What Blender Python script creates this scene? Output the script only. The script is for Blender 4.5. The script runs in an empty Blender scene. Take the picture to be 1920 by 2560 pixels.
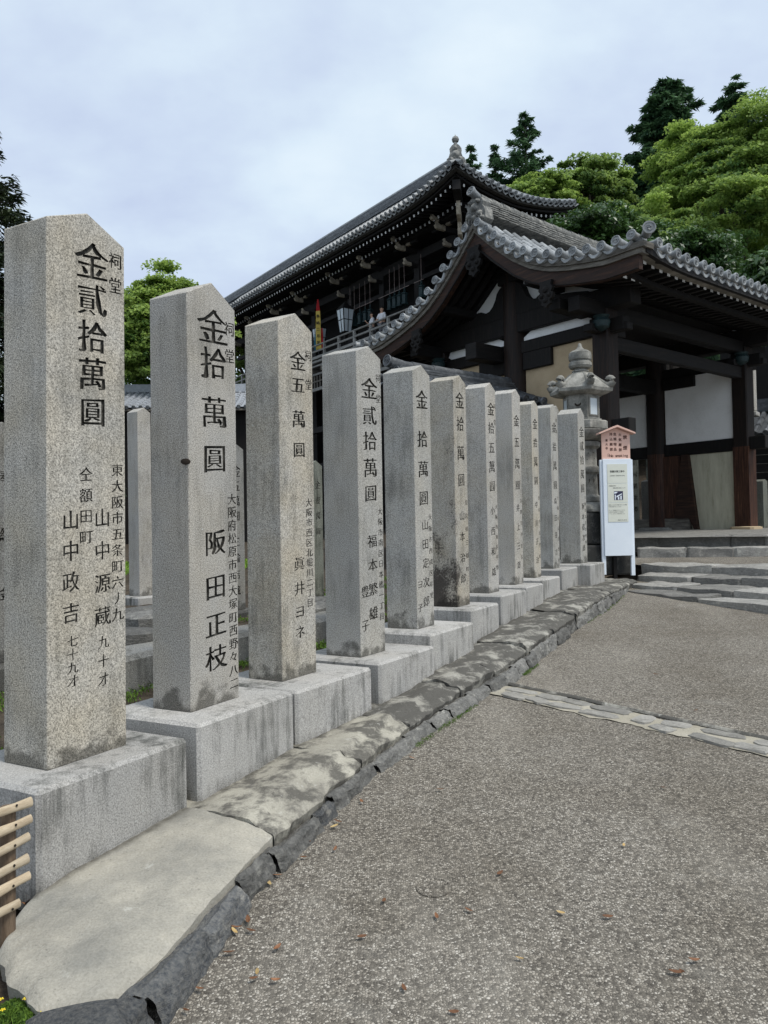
import bpy, bmesh, math, random
import numpy as np
from mathutils import Vector, Matrix, noise
random.seed(7)
R = math.radians
scene = bpy.context.scene
COL = scene.collection

# ------------------------------------------------------------------ camera
cam_d = bpy.data.cameras.new('camera')
cam = bpy.data.objects.new('camera', cam_d); COL.objects.link(cam)
cam_d.sensor_fit = 'VERTICAL'; cam_d.sensor_height = 24.0; cam_d.lens = 18.0
cam_d.clip_start = 0.05; cam_d.clip_end = 2000
cam.matrix_world = Matrix.Translation((0, 0, 1.55)) @ Matrix.Rotation(R(91.15), 4, 'X') @ Matrix.Rotation(R(-1.1), 4, 'Z')
scene.camera = cam

# ------------------------------------------------------------------ view
vs = scene.view_settings
vs.view_transform = 'Standard'; vs.look = 'None'; vs.gamma = 1.0; vs.use_curve_mapping = False
vs.exposure = 0.92

# ------------------------------------------------------------------ node helpers
def N(nt, t, p=None, **kw):
    n = nt.nodes.new(t)
    for k, v in (p or {}).items(): setattr(n, k, v)
    for k, v in kw.items():
        s = n.inputs[k.replace('_', ' ')]
        if isinstance(v, bpy.types.NodeSocket): nt.links.new(v, s)
        else: s.default_value = v
    return n
def setin(nt, s, v):
    if isinstance(v, bpy.types.NodeSocket): nt.links.new(v, s)
    elif isinstance(v, (tuple, list)) and len(v) == 3 and s.type == 'RGBA': s.default_value = (*v, 1)
    else: s.default_value = v
def mix(nt, f, a, b, blend='MIX'):
    n = nt.nodes.new('ShaderNodeMix'); n.data_type = 'RGBA'; n.blend_type = blend; n.clamp_factor = True
    setin(nt, n.inputs[0], f); setin(nt, n.inputs[6], a); setin(nt, n.inputs[7], b)
    return n.outputs[2]
def math_(nt, op, a, b=0.0, clamp=False):
    n = nt.nodes.new('ShaderNodeMath'); n.operation = op; n.use_clamp = clamp
    setin(nt, n.inputs[0], a); setin(nt, n.inputs[1], b)
    return n.outputs[0]
def ramp(nt, f, stops, interp='LINEAR'):
    n = nt.nodes.new('ShaderNodeValToRGB'); cr = n.color_ramp; cr.interpolation = interp
    while len(cr.elements) > 1: cr.elements.remove(cr.elements[-1])
    for i, (p, c) in enumerate(stops):
        e = cr.elements[0] if i == 0 else cr.elements.new(p)
        e.position = p
        e.color = (c, c, c, 1) if isinstance(c, (int, float)) else (*c, 1)
    nt.links.new(f, n.inputs[0]); return n.outputs[0]
def mapr(nt, v, a, b, c=0.0, d=1.0):
    n = N(nt, 'ShaderNodeMapRange'); setin(nt, n.inputs[0], v)
    for i, x in enumerate((a, b, c, d)): n.inputs[i + 1].default_value = x
    return n.outputs[0]
def mat_new(name):
    m = bpy.data.materials.new(name); m.use_nodes = True; nt = m.node_tree; nt.nodes.clear()
    out = N(nt, 'ShaderNodeOutputMaterial'); b = N(nt, 'ShaderNodeBsdfPrincipled')
    nt.links.new(b.outputs[0], out.inputs[0])
    return m, nt, b, out
def coords(nt, scale=(1, 1, 1), rnd=True):
    tc = N(nt, 'ShaderNodeTexCoord')
    v = tc.outputs['Object']
    if rnd:
        oi = N(nt, 'ShaderNodeObjectInfo')
        m = N(nt, 'ShaderNodeVectorMath', {'operation': 'MULTIPLY_ADD'}); 
        cx = N(nt, 'ShaderNodeCombineXYZ'); 
        for i in range(3): nt.links.new(oi.outputs['Random'], cx.inputs[i])
        nt.links.new(cx.outputs[0], m.inputs[0]); m.inputs[1].default_value = (41, 23, 31); nt.links.new(v, m.inputs[2])
        v = m.outputs[0]
    if scale != (1, 1, 1):
        mp = N(nt, 'ShaderNodeMapping', Scale=scale); nt.links.new(v, mp.inputs['Vector']); v = mp.outputs[0]
    return v
def noise_(nt, v, scale, detail=3, rough=.55, out=0):
    n = N(nt, 'ShaderNodeTexNoise', Scale=scale, Detail=detail, Roughness=rough)
    nt.links.new(v, n.inputs['Vector']); return n.outputs[out]
def voro(nt, v, scale, feature='F1', out='Distance', rnd=1.0):
    n = N(nt, 'ShaderNodeTexVoronoi', {'feature': feature}, Scale=scale)
    if 'Randomness' in n.inputs: n.inputs['Randomness'].default_value = rnd
    nt.links.new(v, n.inputs['Vector']); return n.outputs[out]
def scl(nt, v, s):
    mp = N(nt, 'ShaderNodeMapping', Scale=s); nt.links.new(v, mp.inputs['Vector']); return mp.outputs[0]
def bump(nt, b, h, strength=.3, dist=.01):
    n = N(nt, 'ShaderNodeBump', Strength=strength, Distance=dist); nt.links.new(h, n.inputs['Height'])
    nt.links.new(n.outputs[0], b.inputs['Normal']); return n

# ------------------------------------------------------------------ sky and sun
SUN_EL, SUN_AZ = 60, 125          # azimuth clockwise from +Y
w = bpy.data.worlds.new('World'); scene.world = w; w.use_nodes = True
nt = w.node_tree; nt.nodes.clear()
sky = N(nt, 'ShaderNodeTexSky', {'sky_type': 'NISHITA', 'sun_disc': False, 'sun_elevation': R(SUN_EL), 'sun_rotation': R(SUN_AZ), 'air_density': 1.2, 'dust_density': 2.0})
tc = N(nt, 'ShaderNodeTexCoord')
sp = N(nt, 'ShaderNodeSeparateXYZ'); nt.links.new(tc.outputs['Generated'], sp.inputs[0])
den = math_(nt, 'ADD', math_(nt, 'MAXIMUM', sp.outputs[2], 0.0), .35)
cb = N(nt, 'ShaderNodeCombineXYZ'); nt.links.new(math_(nt, 'DIVIDE', sp.outputs[0], den), cb.inputs[0]); nt.links.new(math_(nt, 'DIVIDE', sp.outputs[1], den), cb.inputs[1])
n1 = noise_(nt, cb.outputs[0], 1.5, 6, .52); n2 = noise_(nt, scl(nt, cb.outputs[0], (1, 1.4, 1)), 4.2, 5, .55)
cl = math_(nt, 'ADD', math_(nt, 'MULTIPLY', n1, .72), math_(nt, 'MULTIPLY', n2, .28))
cloud = ramp(nt, cl, [(.37, (3.05, 3.50, 4.55)), (.46, (3.5, 4.05, 4.9)), (.54, (4.0, 4.65, 5.25)), (.63, (4.5, 5.1, 5.5))])
col = mix(nt, .90, sky.outputs[0], cloud)
bg = N(nt, 'ShaderNodeBackground', Strength=.1); nt.links.new(col, bg.inputs['Color'])
wo = N(nt, 'ShaderNodeOutputWorld'); nt.links.new(bg.outputs[0], wo.inputs[0])
sd = bpy.data.lights.new('sun', 'SUN'); sd.energy = 1.5; sd.angle = R(14); sd.color = (1, .965, .90)
so = bpy.data.objects.new('sun', sd); COL.objects.link(so)
dirv = Vector((math.cos(R(SUN_EL)) * math.sin(R(SUN_AZ)), math.cos(R(SUN_EL)) * math.cos(R(SUN_AZ)), math.sin(R(SUN_EL))))
so.rotation_euler = dirv.to_track_quat('Z', 'Y').to_euler(); so.location = (0, 0, 60)

# ------------------------------------------------------------------ materials
MAT = {}
def granite(name, tint=(1, 1, 1), k=1.0, stain=.5, warm=.35, fine=170, foot=True, bumps=.35, soft=0.0, mould=0):
    m, nt, b, _ = mat_new(name); v = coords(nt)
    g = noise_(nt, v, fine, 2, .6)
    c = ramp(nt, g, [(.28, .12 * k), (.42, .31 * k), (.52, .44 * k), (.62, .56 * k), (.74, .70 * k)])
    sp_ = voro(nt, v, fine * .75); c = mix(nt, mapr(nt, sp_, .18, .32, .55, 0), c, (.06 * k, .06 * k, .06 * k))
    if soft: c = mix(nt, soft, c, (.40 * k, .40 * k, .40 * k))
    big = noise_(nt, v, 3.2, 4)
    c = mix(nt, mapr(nt, big, .35, .7, 0, warm), c, (1.0, .90, .72), 'MULTIPLY')
    c = mix(nt, .8, c, tint, 'MULTIPLY')
    st = math_(nt, 'ADD', math_(nt, 'MULTIPLY', noise_(nt, scl(nt, v, (22, 22, 2.2)), 1.0, 5, .7), .5), math_(nt, 'MULTIPLY', noise_(nt, v, 2.6, 3), .5))
    c = mix(nt, mapr(nt, st, .50, .66, 0, stain), c, (.27, .28, .27), 'MULTIPLY')
    lich = voro(nt, v, 26); sel = noise_(nt, v, 5, 2)
    c = mix(nt, math_(nt, 'MULTIPLY', mapr(nt, lich, .10, .17, .7, 0), mapr(nt, sel, .60, .68, 0, 1)), c, (.55, .56, .53))
    cld = noise_(nt, v, 1.7, 5, .6); c = mix(nt, mapr(nt, cld, .40, .60, .26, 0), c, (.55, .56, .55), 'MULTIPLY')
    oi = N(nt, 'ShaderNodeObjectInfo'); q_ = mapr(nt, oi.outputs['Random'], 0, 1, .88, 1.10); cc_ = N(nt, 'ShaderNodeCombineXYZ')
    for i_ in range(3): nt.links.new(q_, cc_.inputs[i_])
    c = mix(nt, 1.0, c, cc_.outputs[0], 'MULTIPLY')
    if mould:
        tm = N(nt, 'ShaderNodeTexCoord'); sm = N(nt, 'ShaderNodeSeparateXYZ'); nt.links.new(tm.outputs['Object'], sm.inputs[0])
        mm = math_(nt, 'ADD', math_(nt, 'MULTIPLY', noise_(nt, v, 5, 3), .55), math_(nt, 'MULTIPLY', noise_(nt, v, 60, 4, .7), .45))
        zz = mapr(nt, sm.outputs[2], .05, .95, .10, -.10); xx = mapr(nt, sm.outputs[0], .0, .12, .05, -.12)
        c = mix(nt, mapr(nt, math_(nt, 'ADD', mm, math_(nt, 'ADD', zz, xx)), .53, .63, 0, .9), c, (.035, .028, .024))
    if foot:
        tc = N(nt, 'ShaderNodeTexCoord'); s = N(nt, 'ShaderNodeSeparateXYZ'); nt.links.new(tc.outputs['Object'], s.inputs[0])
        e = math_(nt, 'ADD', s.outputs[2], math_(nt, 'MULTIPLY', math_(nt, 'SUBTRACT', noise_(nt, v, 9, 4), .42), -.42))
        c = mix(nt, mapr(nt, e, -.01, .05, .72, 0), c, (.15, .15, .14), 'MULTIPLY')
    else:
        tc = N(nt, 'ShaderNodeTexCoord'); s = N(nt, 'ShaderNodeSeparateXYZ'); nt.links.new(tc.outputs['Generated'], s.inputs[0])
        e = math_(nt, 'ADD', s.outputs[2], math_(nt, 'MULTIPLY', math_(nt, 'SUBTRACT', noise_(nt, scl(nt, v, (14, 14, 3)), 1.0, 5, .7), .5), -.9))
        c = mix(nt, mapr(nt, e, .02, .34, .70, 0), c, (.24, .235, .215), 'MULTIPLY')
    nt.links.new(c, b.inputs['Base Color']); b.inputs['Roughness'].default_value = .82; b.inputs['Specular IOR Level'].default_value = .3
    bump(nt, b, g, bumps, .006)
    MAT[name] = m; return m
granite('granite_a', (1.0, .95, .86), 1.04, soft=.12); granite('granite_b', (.97, .94, .86), .98, .5, .3, soft=.12); granite('granite_c', (1, .935, .81), 1.04, .6, .55, soft=.08)
granite('granite_mould', (1, .935, .81), 1.0, .6, .55, soft=.08, mould=1)
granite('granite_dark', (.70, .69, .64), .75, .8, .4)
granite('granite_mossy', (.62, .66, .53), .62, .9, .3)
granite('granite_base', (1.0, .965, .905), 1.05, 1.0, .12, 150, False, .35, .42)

def simple(name, stops, scale=8, sc=(1, 1, 1), rough=.8, bumpv=.25, fine=60, spec=.3, bdist=.01, rnd=True, detail=5, per_obj=0.0):
    m, nt, b, _ = mat_new(name); v = coords(nt, sc, rnd)
    a = noise_(nt, v, scale, detail, .6); f = noise_(nt, v, fine, 3, .6)
    t = math_(nt, 'ADD', math_(nt, 'MULTIPLY', a, .7), math_(nt, 'MULTIPLY', f, .3))
    c = ramp(nt, t, stops)
    if per_obj:
        oi = N(nt, 'ShaderNodeObjectInfo'); q = mapr(nt, oi.outputs['Random'], 0, 1, 1 - per_obj, 1 + per_obj)
        cc = N(nt, 'ShaderNodeCombineXYZ'); 
        for i in range(3): nt.links.new(q, cc.inputs[i])
        c = mix(nt, 1.0, c, cc.outputs[0], 'MULTIPLY')
    nt.links.new(c, b.inputs['Base Color']); b.inputs['Roughness'].default_value = rough; b.inputs['Specular IOR Level'].default_value = spec
    if bumpv: bump(nt, b, t, bumpv, bdist)
    MAT[name] = m; return m
simple('ink_groove', [(.3, (.014, .013, .011)), (.48, (.040, .037, .031)), (.60, (.11, .103, .088)), (.72, (.24, .225, .19))], 22, rough=.95, fine=120, bumpv=0)
simple('tile', [(.25, (.13, .135, .138)), (.5, (.25, .26, .262)), (.72, (.42, .43, .425))], 7, rough=.42, fine=45, spec=.5, bumpv=.15, per_obj=.28)
simple('tile_dark', [(.25, (.03, .032, .036)), (.5, (.075, .08, .086)), (.75, (.22, .225, .23))], 6, rough=.5, fine=50, spec=.45, bumpv=.2, per_obj=.3)
simple('tile_old', [(.3, (.06, .06, .055)), (.5, (.16, .16, .15)), (.62, (.30, .29, .26)), (.75, (.50, .49, .44))], 9, rough=.8, fine=40, bumpv=.4, per_obj=.25)
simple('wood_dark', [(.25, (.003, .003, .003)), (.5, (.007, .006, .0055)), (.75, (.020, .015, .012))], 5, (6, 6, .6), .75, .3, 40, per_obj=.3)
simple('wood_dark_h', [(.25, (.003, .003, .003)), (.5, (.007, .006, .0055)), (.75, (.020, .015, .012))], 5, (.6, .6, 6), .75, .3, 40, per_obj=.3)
simple('wood_red', [(.28, (.010, .005, .004)), (.45, (.036, .014, .008)), (.58, (.085, .036, .020)), (.72, (.17, .085, .045))], 4, (9, 9, .5), .6, .35, 30, per_obj=.2)
simple('wood_post', [(.25, (.004, .003, .003)), (.5, (.013, .008, .006)), (.75, (.04, .020, .012))], 4, (9, 9, .5), .65, .35, 30, per_obj=.2)
simple('wood_brown', [(.25, (.008, .005, .004)), (.5, (.028, .013, .008)), (.7, (.075, .034, .018))], 3, (.7, .7, 8), .65, .3, 30)
simple('wood_grey', [(.25, (.05, .045, .038)), (.5, (.13, .118, .10)), (.75, (.27, .25, .215))], 4, (1, 1, 7), .85, .35, 40, per_obj=.25)
simple('wood_rail', [(.25, (.12, .118, .11)), (.5, (.24, .235, .22)), (.75, (.42, .41, .38))], 4, (1, 1, 5), .85, .3, 40, per_obj=.2)
simple('white_mid', [(.3, (.24, .24, .24)), (.7, (.48, .48, .47))], 12, rough=.9, bumpv=0, per_obj=.35)
simple('white_dim', [(.3, (.10, .10, .10)), (.7, (.24, .24, .24))], 12, rough=.9, bumpv=0, per_obj=.35)
simple('wood_eave', [(.25, (.02, .019, .017)), (.5, (.045, .042, .037)), (.75, (.09, .085, .075))], 4, (1, 1, 7), .9, .2, 40)
simple('white_end', [(.3, (.45, .44, .42)), (.7, (.78, .77, .74))], 12, rough=.9, bumpv=0, per_obj=.25)
simple('pale_arm', [(.3, (.14, .12, .09)), (.7, (.42, .37, .29))], 6, rough=.9, bumpv=0, per_obj=.3)
simple('plaster', [(.25, (.66, .655, .63)), (.5, (.80, .80, .78)), (.75, (.86, .86, .85))], 2.2, rough=.9, bumpv=.06, fine=30)
simple('plaster_tan', [(.25, (.33, .25, .155)), (.5, (.45, .35, .225)), (.75, (.54, .43, .29))], 2.2, rough=.95, bumpv=.2, fine=60)
simple('board_tan', [(.25, (.30, .28, .20)), (.45, (.48, .46, .35)), (.75, (.62, .60, .47))], 10, (1, 1, .16), .95, .3, 60)
def rockmat(name, stops, li, sc=6):
    m, nt, b, _ = mat_new(name); v = coords(nt); a = noise_(nt, v, sc, 6, .65); f = noise_(nt, v, 70, 4, .7); h = noise_(nt, scl(nt, v, (1, 1, 2.4)), 24, 5, .7)
    c = ramp(nt, math_(nt, 'ADD', math_(nt, 'MULTIPLY', a, .5), math_(nt, 'MULTIPLY', h, .5)), stops)
    c = mix(nt, mapr(nt, f, .35, .7, .0, .75), c, mix(nt, .5, c, li))
    s = noise_(nt, v, 9, 4, .7); c = mix(nt, mapr(nt, s, .58, .68, 0, .75), c, li)
    oi = N(nt, 'ShaderNodeObjectInfo'); q = mapr(nt, oi.outputs['Random'], 0, 1, .7, 1.35); cc = N(nt, 'ShaderNodeCombineXYZ')
    for i in range(3): nt.links.new(q, cc.inputs[i])
    c = mix(nt, 1.0, c, cc.outputs[0], 'MULTIPLY'); nt.links.new(c, b.inputs['Base Color']); b.inputs['Roughness'].default_value = .78; b.inputs['Specular IOR Level'].default_value = .35
    bump(nt, b, math_(nt, 'ADD', math_(nt, 'MULTIPLY', h, .8), math_(nt, 'MULTIPLY', f, .35)), .9, .022); MAT[name] = m
simple('rock_old', [(.22, (.022, .023, .025)), (.42, (.065, .066, .066)), (.56, (.14, .138, .128)), (.70, (.30, .29, .26)), (.8, (.46, .44, .39))], 7, rough=.8, bumpv=.6, fine=45, bdist=.02, per_obj=.35)
rockmat('rock', [(.28, (.03, .03, .03)), (.45, (.085, .084, .080)), (.58, (.16, .155, .145)), (.72, (.27, .26, .235))], (.34, .33, .295))
rockmat('rock_slate', [(.28, (.018, .020, .024)), (.48, (.045, .050, .057)), (.62, (.095, .098, .10)), (.75, (.18, .178, .17))], (.30, .285, .25))
rockmat('rock_drain', [(.28, (.085, .080, .072)), (.45, (.20, .19, .172)), (.6, (.29, .277, .25)), (.74, (.38, .36, .32))], (.36, .345, .30))
rockmat('rock_step', [(.28, (.07, .068, .064)), (.44, (.165, .16, .15)), (.58, (.27, .262, .242)), (.72, (.40, .385, .35))], (.46, .44, .39), 4)
simple('lantern_stone', [(.25, (.05, .05, .045)), (.45, (.16, .157, .14)), (.6, (.30, .29, .26)), (.78, (.50, .48, .42))], 6, rough=.9, bumpv=.5, fine=70, per_obj=.1)
simple('lantern_black', [(.25, (.010, .010, .010)), (.5, (.03, .03, .028)), (.68, (.13, .125, .115)), (.8, (.3, .29, .27))], 5, rough=.8, bumpv=.5, fine=50)
simple('bronze_green', [(.3, (.006, .014, .016)), (.7, (.025, .05, .052))], 9, rough=.5, bumpv=.1)
simple('metal_thin', [(.3, (.10, .07, .06)), (.7, (.28, .22, .20))], 9, rough=.5, bumpv=0)
simple('pink_board', [(.3, (.66, .42, .34)), (.7, (.76, .50, .41))], 3, rough=.7, bumpv=.05)
simple('white_paint', [(.3, (.70, .76, .83)), (.7, (.80, .85, .90))], 3, rough=.45, bumpv=.03)
simple('paper', [(.3, (.64, .65, .56)), (.7, (.73, .74, .65))], 3, rough=.35, bumpv=0, spec=.5)
simple('print_black', [(.3, (.012, .012, .012)), (.7, (.03, .028, .026))], 30, rough=.8, bumpv=0)
simple('print_brown', [(.3, (.045, .015, .010)), (.7, (.08, .03, .02))], 30, rough=.8, bumpv=0)
simple('photo_dark', [(.35, (.012, .012, .03)), (.65, (.06, .06, .12))], 40, rough=.4, bumpv=0)
simple('bamboo', [(.25, (.27, .20, .13)), (.5, (.48, .39, .27)), (.75, (.66, .57, .43))], 5, (1.2, 9, 9), .45, .1, 40, per_obj=.15)
simple('stake_wood', [(.25, (.06, .04, .025)), (.5, (.15, .105, .07)), (.75, (.25, .19, .13))], 5, (12, 12, 1), .8, .4, 40)
simple('knot', [(.3, (.012, .009, .007)), (.7, (.035, .026, .018))], 20, rough=.9, bumpv=0)
simple('soil', [(.25, (.018, .013, .009)), (.5, (.05, .038, .026)), (.7, (.11, .085, .058)), (.8, (.22, .19, .14))], 6, rough=1, bumpv=.8, fine=55, bdist=.03, rnd=False)
simple('bark', [(.3, (.025, .019, .014)), (.7, (.11, .09, .07))], 6, (4, 4, 1), .95, .5, 40)
simple('gold', [(.3, (.45, .27, .03)), (.7, (.62, .44, .06))], 3, rough=.8, bumpv=0)
simple('flower_yellow', [(.3, (.75, .55, .02)), (.7, (.85, .7, .05))], 3, rough=.8, bumpv=0)
simple('cloth_red', [(.3, (.30, .012, .016)), (.7, (.45, .03, .03))], 5, rough=.9, bumpv=0)
simple('cloth_yellow', [(.3, (.50, .36, .07)), (.7, (.66, .50, .13))], 5, rough=.9, bumpv=0)
simple('cloth_blue', [(.3, (.02, .10, .16)), (.7, (.04, .18, .25))], 5, rough=.9, bumpv=0)
simple('shirt_white', [(.3, (.58, .59, .62)), (.7, (.80, .80, .82))], 8, rough=.9, bumpv=0)
simple('trousers_grey', [(.3, (.10, .10, .11)), (.7, (.2, .2, .21))], 8, rough=.9, bumpv=0)
simple('skin', [(.3, (.42, .25, .17)), (.7, (.55, .34, .24))], 8, rough=.6, bumpv=0)
simple('hair', [(.3, (.008, .007, .006)), (.7, (.02, .016, .013))], 30, rough=.5, bumpv=0)
simple('lamp_paper', [(.3, (.42, .47, .5)), (.7, (.55, .6, .62))], 4, rough=.3, bumpv=0, spec=.5)
simple('roof_far', [(.3, (.26, .28, .31)), (.7, (.42, .44, .47))], 8, rough=.45, bumpv=.1, per_obj=.1)
simple('leaf_red', [(.3, (.12, .05, .022)), (.7, (.26, .125, .06))], 20, rough=.55, bumpv=0, per_obj=.4)
simple('leaf_yellow', [(.3, (.40, .25, .09)), (.7, (.55, .42, .2))], 20, rough=.6, bumpv=0, per_obj=.3)

# exposed-aggregate paving
def paving():
    m, nt, b, _ = mat_new('aggregate'); v = coords(nt, rnd=False)
    wv = N(nt, 'ShaderNodeVectorMath', {'operation': 'ADD'}); nt.links.new(v, wv.inputs[0])
    nz = N(nt, 'ShaderNodeTexNoise', Scale=60.0, Detail=1.0); nt.links.new(v, nz.inputs['Vector'])
    sc_ = N(nt, 'ShaderNodeVectorMath', {'operation': 'SCALE'}); nt.links.new(nz.outputs['Color'], sc_.inputs[0]); sc_.inputs['Scale'].default_value = .006
    nt.links.new(sc_.outputs[0], wv.inputs[1]); vv = wv.outputs[0]
    vn = N(nt, 'ShaderNodeTexVoronoi', {'feature': 'F1'}, Scale=108.0); nt.links.new(vv, vn.inputs['Vector'])
    ed = voro(nt, vv, 108, 'DISTANCE_TO_EDGE')
    sx = N(nt, 'ShaderNodeSeparateXYZ'); nt.links.new(vn.outputs['Color'], sx.inputs[0])
    peb = ramp(nt, sx.outputs[0], [(.0, (.085, .077, .068)), (.28, (.17, .157, .138)), (.5, (.265, .245, .213)), (.72, (.38, .352, .31)), (.90, (.47, .445, .40)), (1, (.57, .545, .50))])
    mort = noise_(nt, v, 30, 3); mc = ramp(nt, mort, [(.3, (.085, .078, .068)), (.7, (.20, .185, .16))])
    c = mix(nt, mapr(nt, ed, .05, .16), mc, peb)
    big = noise_(nt, v, .9, 5, .6); mid = noise_(nt, v, 4.5, 4, .6)
    c = mix(nt, 1.0, c, (.93, .905, .862), 'MULTIPLY'); c = mix(nt, mapr(nt, big, .42, .64, .0, .6), c, (.66, .63, .58), 'MULTIPLY')
    wr = noise_(nt, scl(nt, v, (1.5, .45, 1)), 1.1, 3, .5); c = mix(nt, mapr(nt, wr, .50, .68, 0, .13), c, (.55, .51, .44))
    c = mix(nt, mapr(nt, mid, .60, .80, 0, .2), c, (.46, .44, .39))
    c = mix(nt, mapr(nt, mid, .24, .40, .35, 0), c, (.10, .09, .075))
    nt.links.new(c, b.inputs['Base Color']); b.inputs['Roughness'].default_value = .8; b.inputs['Specular IOR Level'].default_value = .25
    bump(nt, b, math_(nt, 'MINIMUM', ed, .35), .7, .012); MAT['aggregate'] = m
paving()

def cement(name, c0, c1, dark, bias):
    m, nt, b, _ = mat_new(name); v = coords(nt, rnd=False)
    f = noise_(nt, v, 120, 3, .6); g = noise_(nt, v, 4, 5, .6)
    c = mix(nt, mapr(nt, noise_(nt, v, 2.6, 6, .62), .36, .62), c0, c1); c = mix(nt, mapr(nt, f, .3, .7, .5, 0), c, (.5, .5, .48), 'MULTIPLY')
    st = noise_(nt, scl(nt, v, (1, 1, 1)), 5.5, 6, .68); sm = mapr(nt, st, .5 - bias, .62 - bias)
    dk = mix(nt, f, dark, tuple(x * 3.2 for x in dark))
    c = mix(nt, math_(nt, 'MULTIPLY', sm, .93), c, dk)
    wh = noise_(nt, v, 16, 4, .7); c = mix(nt, mapr(nt, wh, .63, .72, 0, .55), c, (.5, .49, .44))
    at = N(nt, 'ShaderNodeAttribute', {'attribute_name': 'grime_shade'}); gs = math_(nt, 'MULTIPLY', at.outputs['Fac'], mapr(nt, noise_(nt, v, 22, 4, .7), .25, .6, .25, 1)); c = mix(nt, gs, c, (.07, .064, .052))
    pit = noise_(nt, v, 55, 3, .7); c = mix(nt, mapr(nt, pit, .62, .70, 0, .5), c, (.12, .115, .10))
    nt.links.new(c, b.inputs['Base Color']); b.inputs['Roughness'].default_value = .9; b.inputs['Specular IOR Level'].default_value = .2
    bump(nt, b, math_(nt, 'ADD', f, g), .35, .01); MAT[name] = m
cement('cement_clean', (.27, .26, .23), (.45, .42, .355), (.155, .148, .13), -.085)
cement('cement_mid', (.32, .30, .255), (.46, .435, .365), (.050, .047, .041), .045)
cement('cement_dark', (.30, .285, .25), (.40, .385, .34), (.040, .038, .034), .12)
cement('mortar', (.33, .30, .235), (.44, .405, .33), (.15, .14, .115), -.04)

def leafmat(name, dark, light, trans=.25, rough=.55, spec=.3):
    m, nt, b, out = mat_new(name)
    at = N(nt, 'ShaderNodeAttribute', {'attribute_name': 'tone'}); s = N(nt, 'ShaderNodeSeparateColor'); nt.links.new(at.outputs['Color'], s.inputs[0])
    c = mix(nt, s.outputs[0], dark, light)
    nt.links.new(c, b.inputs['Base Color']); b.inputs['Roughness'].default_value = rough; b.inputs['Specular IOR Level'].default_value = spec
    t = N(nt, 'ShaderNodeBsdfTranslucent'); nt.links.new(mix(nt, .5, c, light), t.inputs['Color'])
    ms = N(nt, 'ShaderNodeMixShader', Fac=trans); nt.links.new(b.outputs[0], ms.inputs[1]); nt.links.new(t.outputs[0], ms.inputs[2])
    nt.links.new(ms.outputs[0], out.inputs[0]); MAT[name] = m
leafmat('leaf_maple', (.055, .13, .028), (.42, .56, .13), .45)
leafmat('leaf_mid', (.06, .13, .034), (.37, .50, .13), .42)
leafmat('leaf_conifer', (.020, .055, .027), (.10, .19, .08), .28)
leafmat('leaf_cypress', (.010, .022, .010), (.055, .075, .030), .1)
leafmat('leaf_gloss', (.022, .055, .018), (.10, .19, .045), .22, .38, .5)
leafmat('moss_leaf', (.03, .07, .010), (.14, .24, .03), .2, .8)
leafmat('grass_leaf', (.10, .20, .02), (.26, .42, .05), .3, .8)

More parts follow.
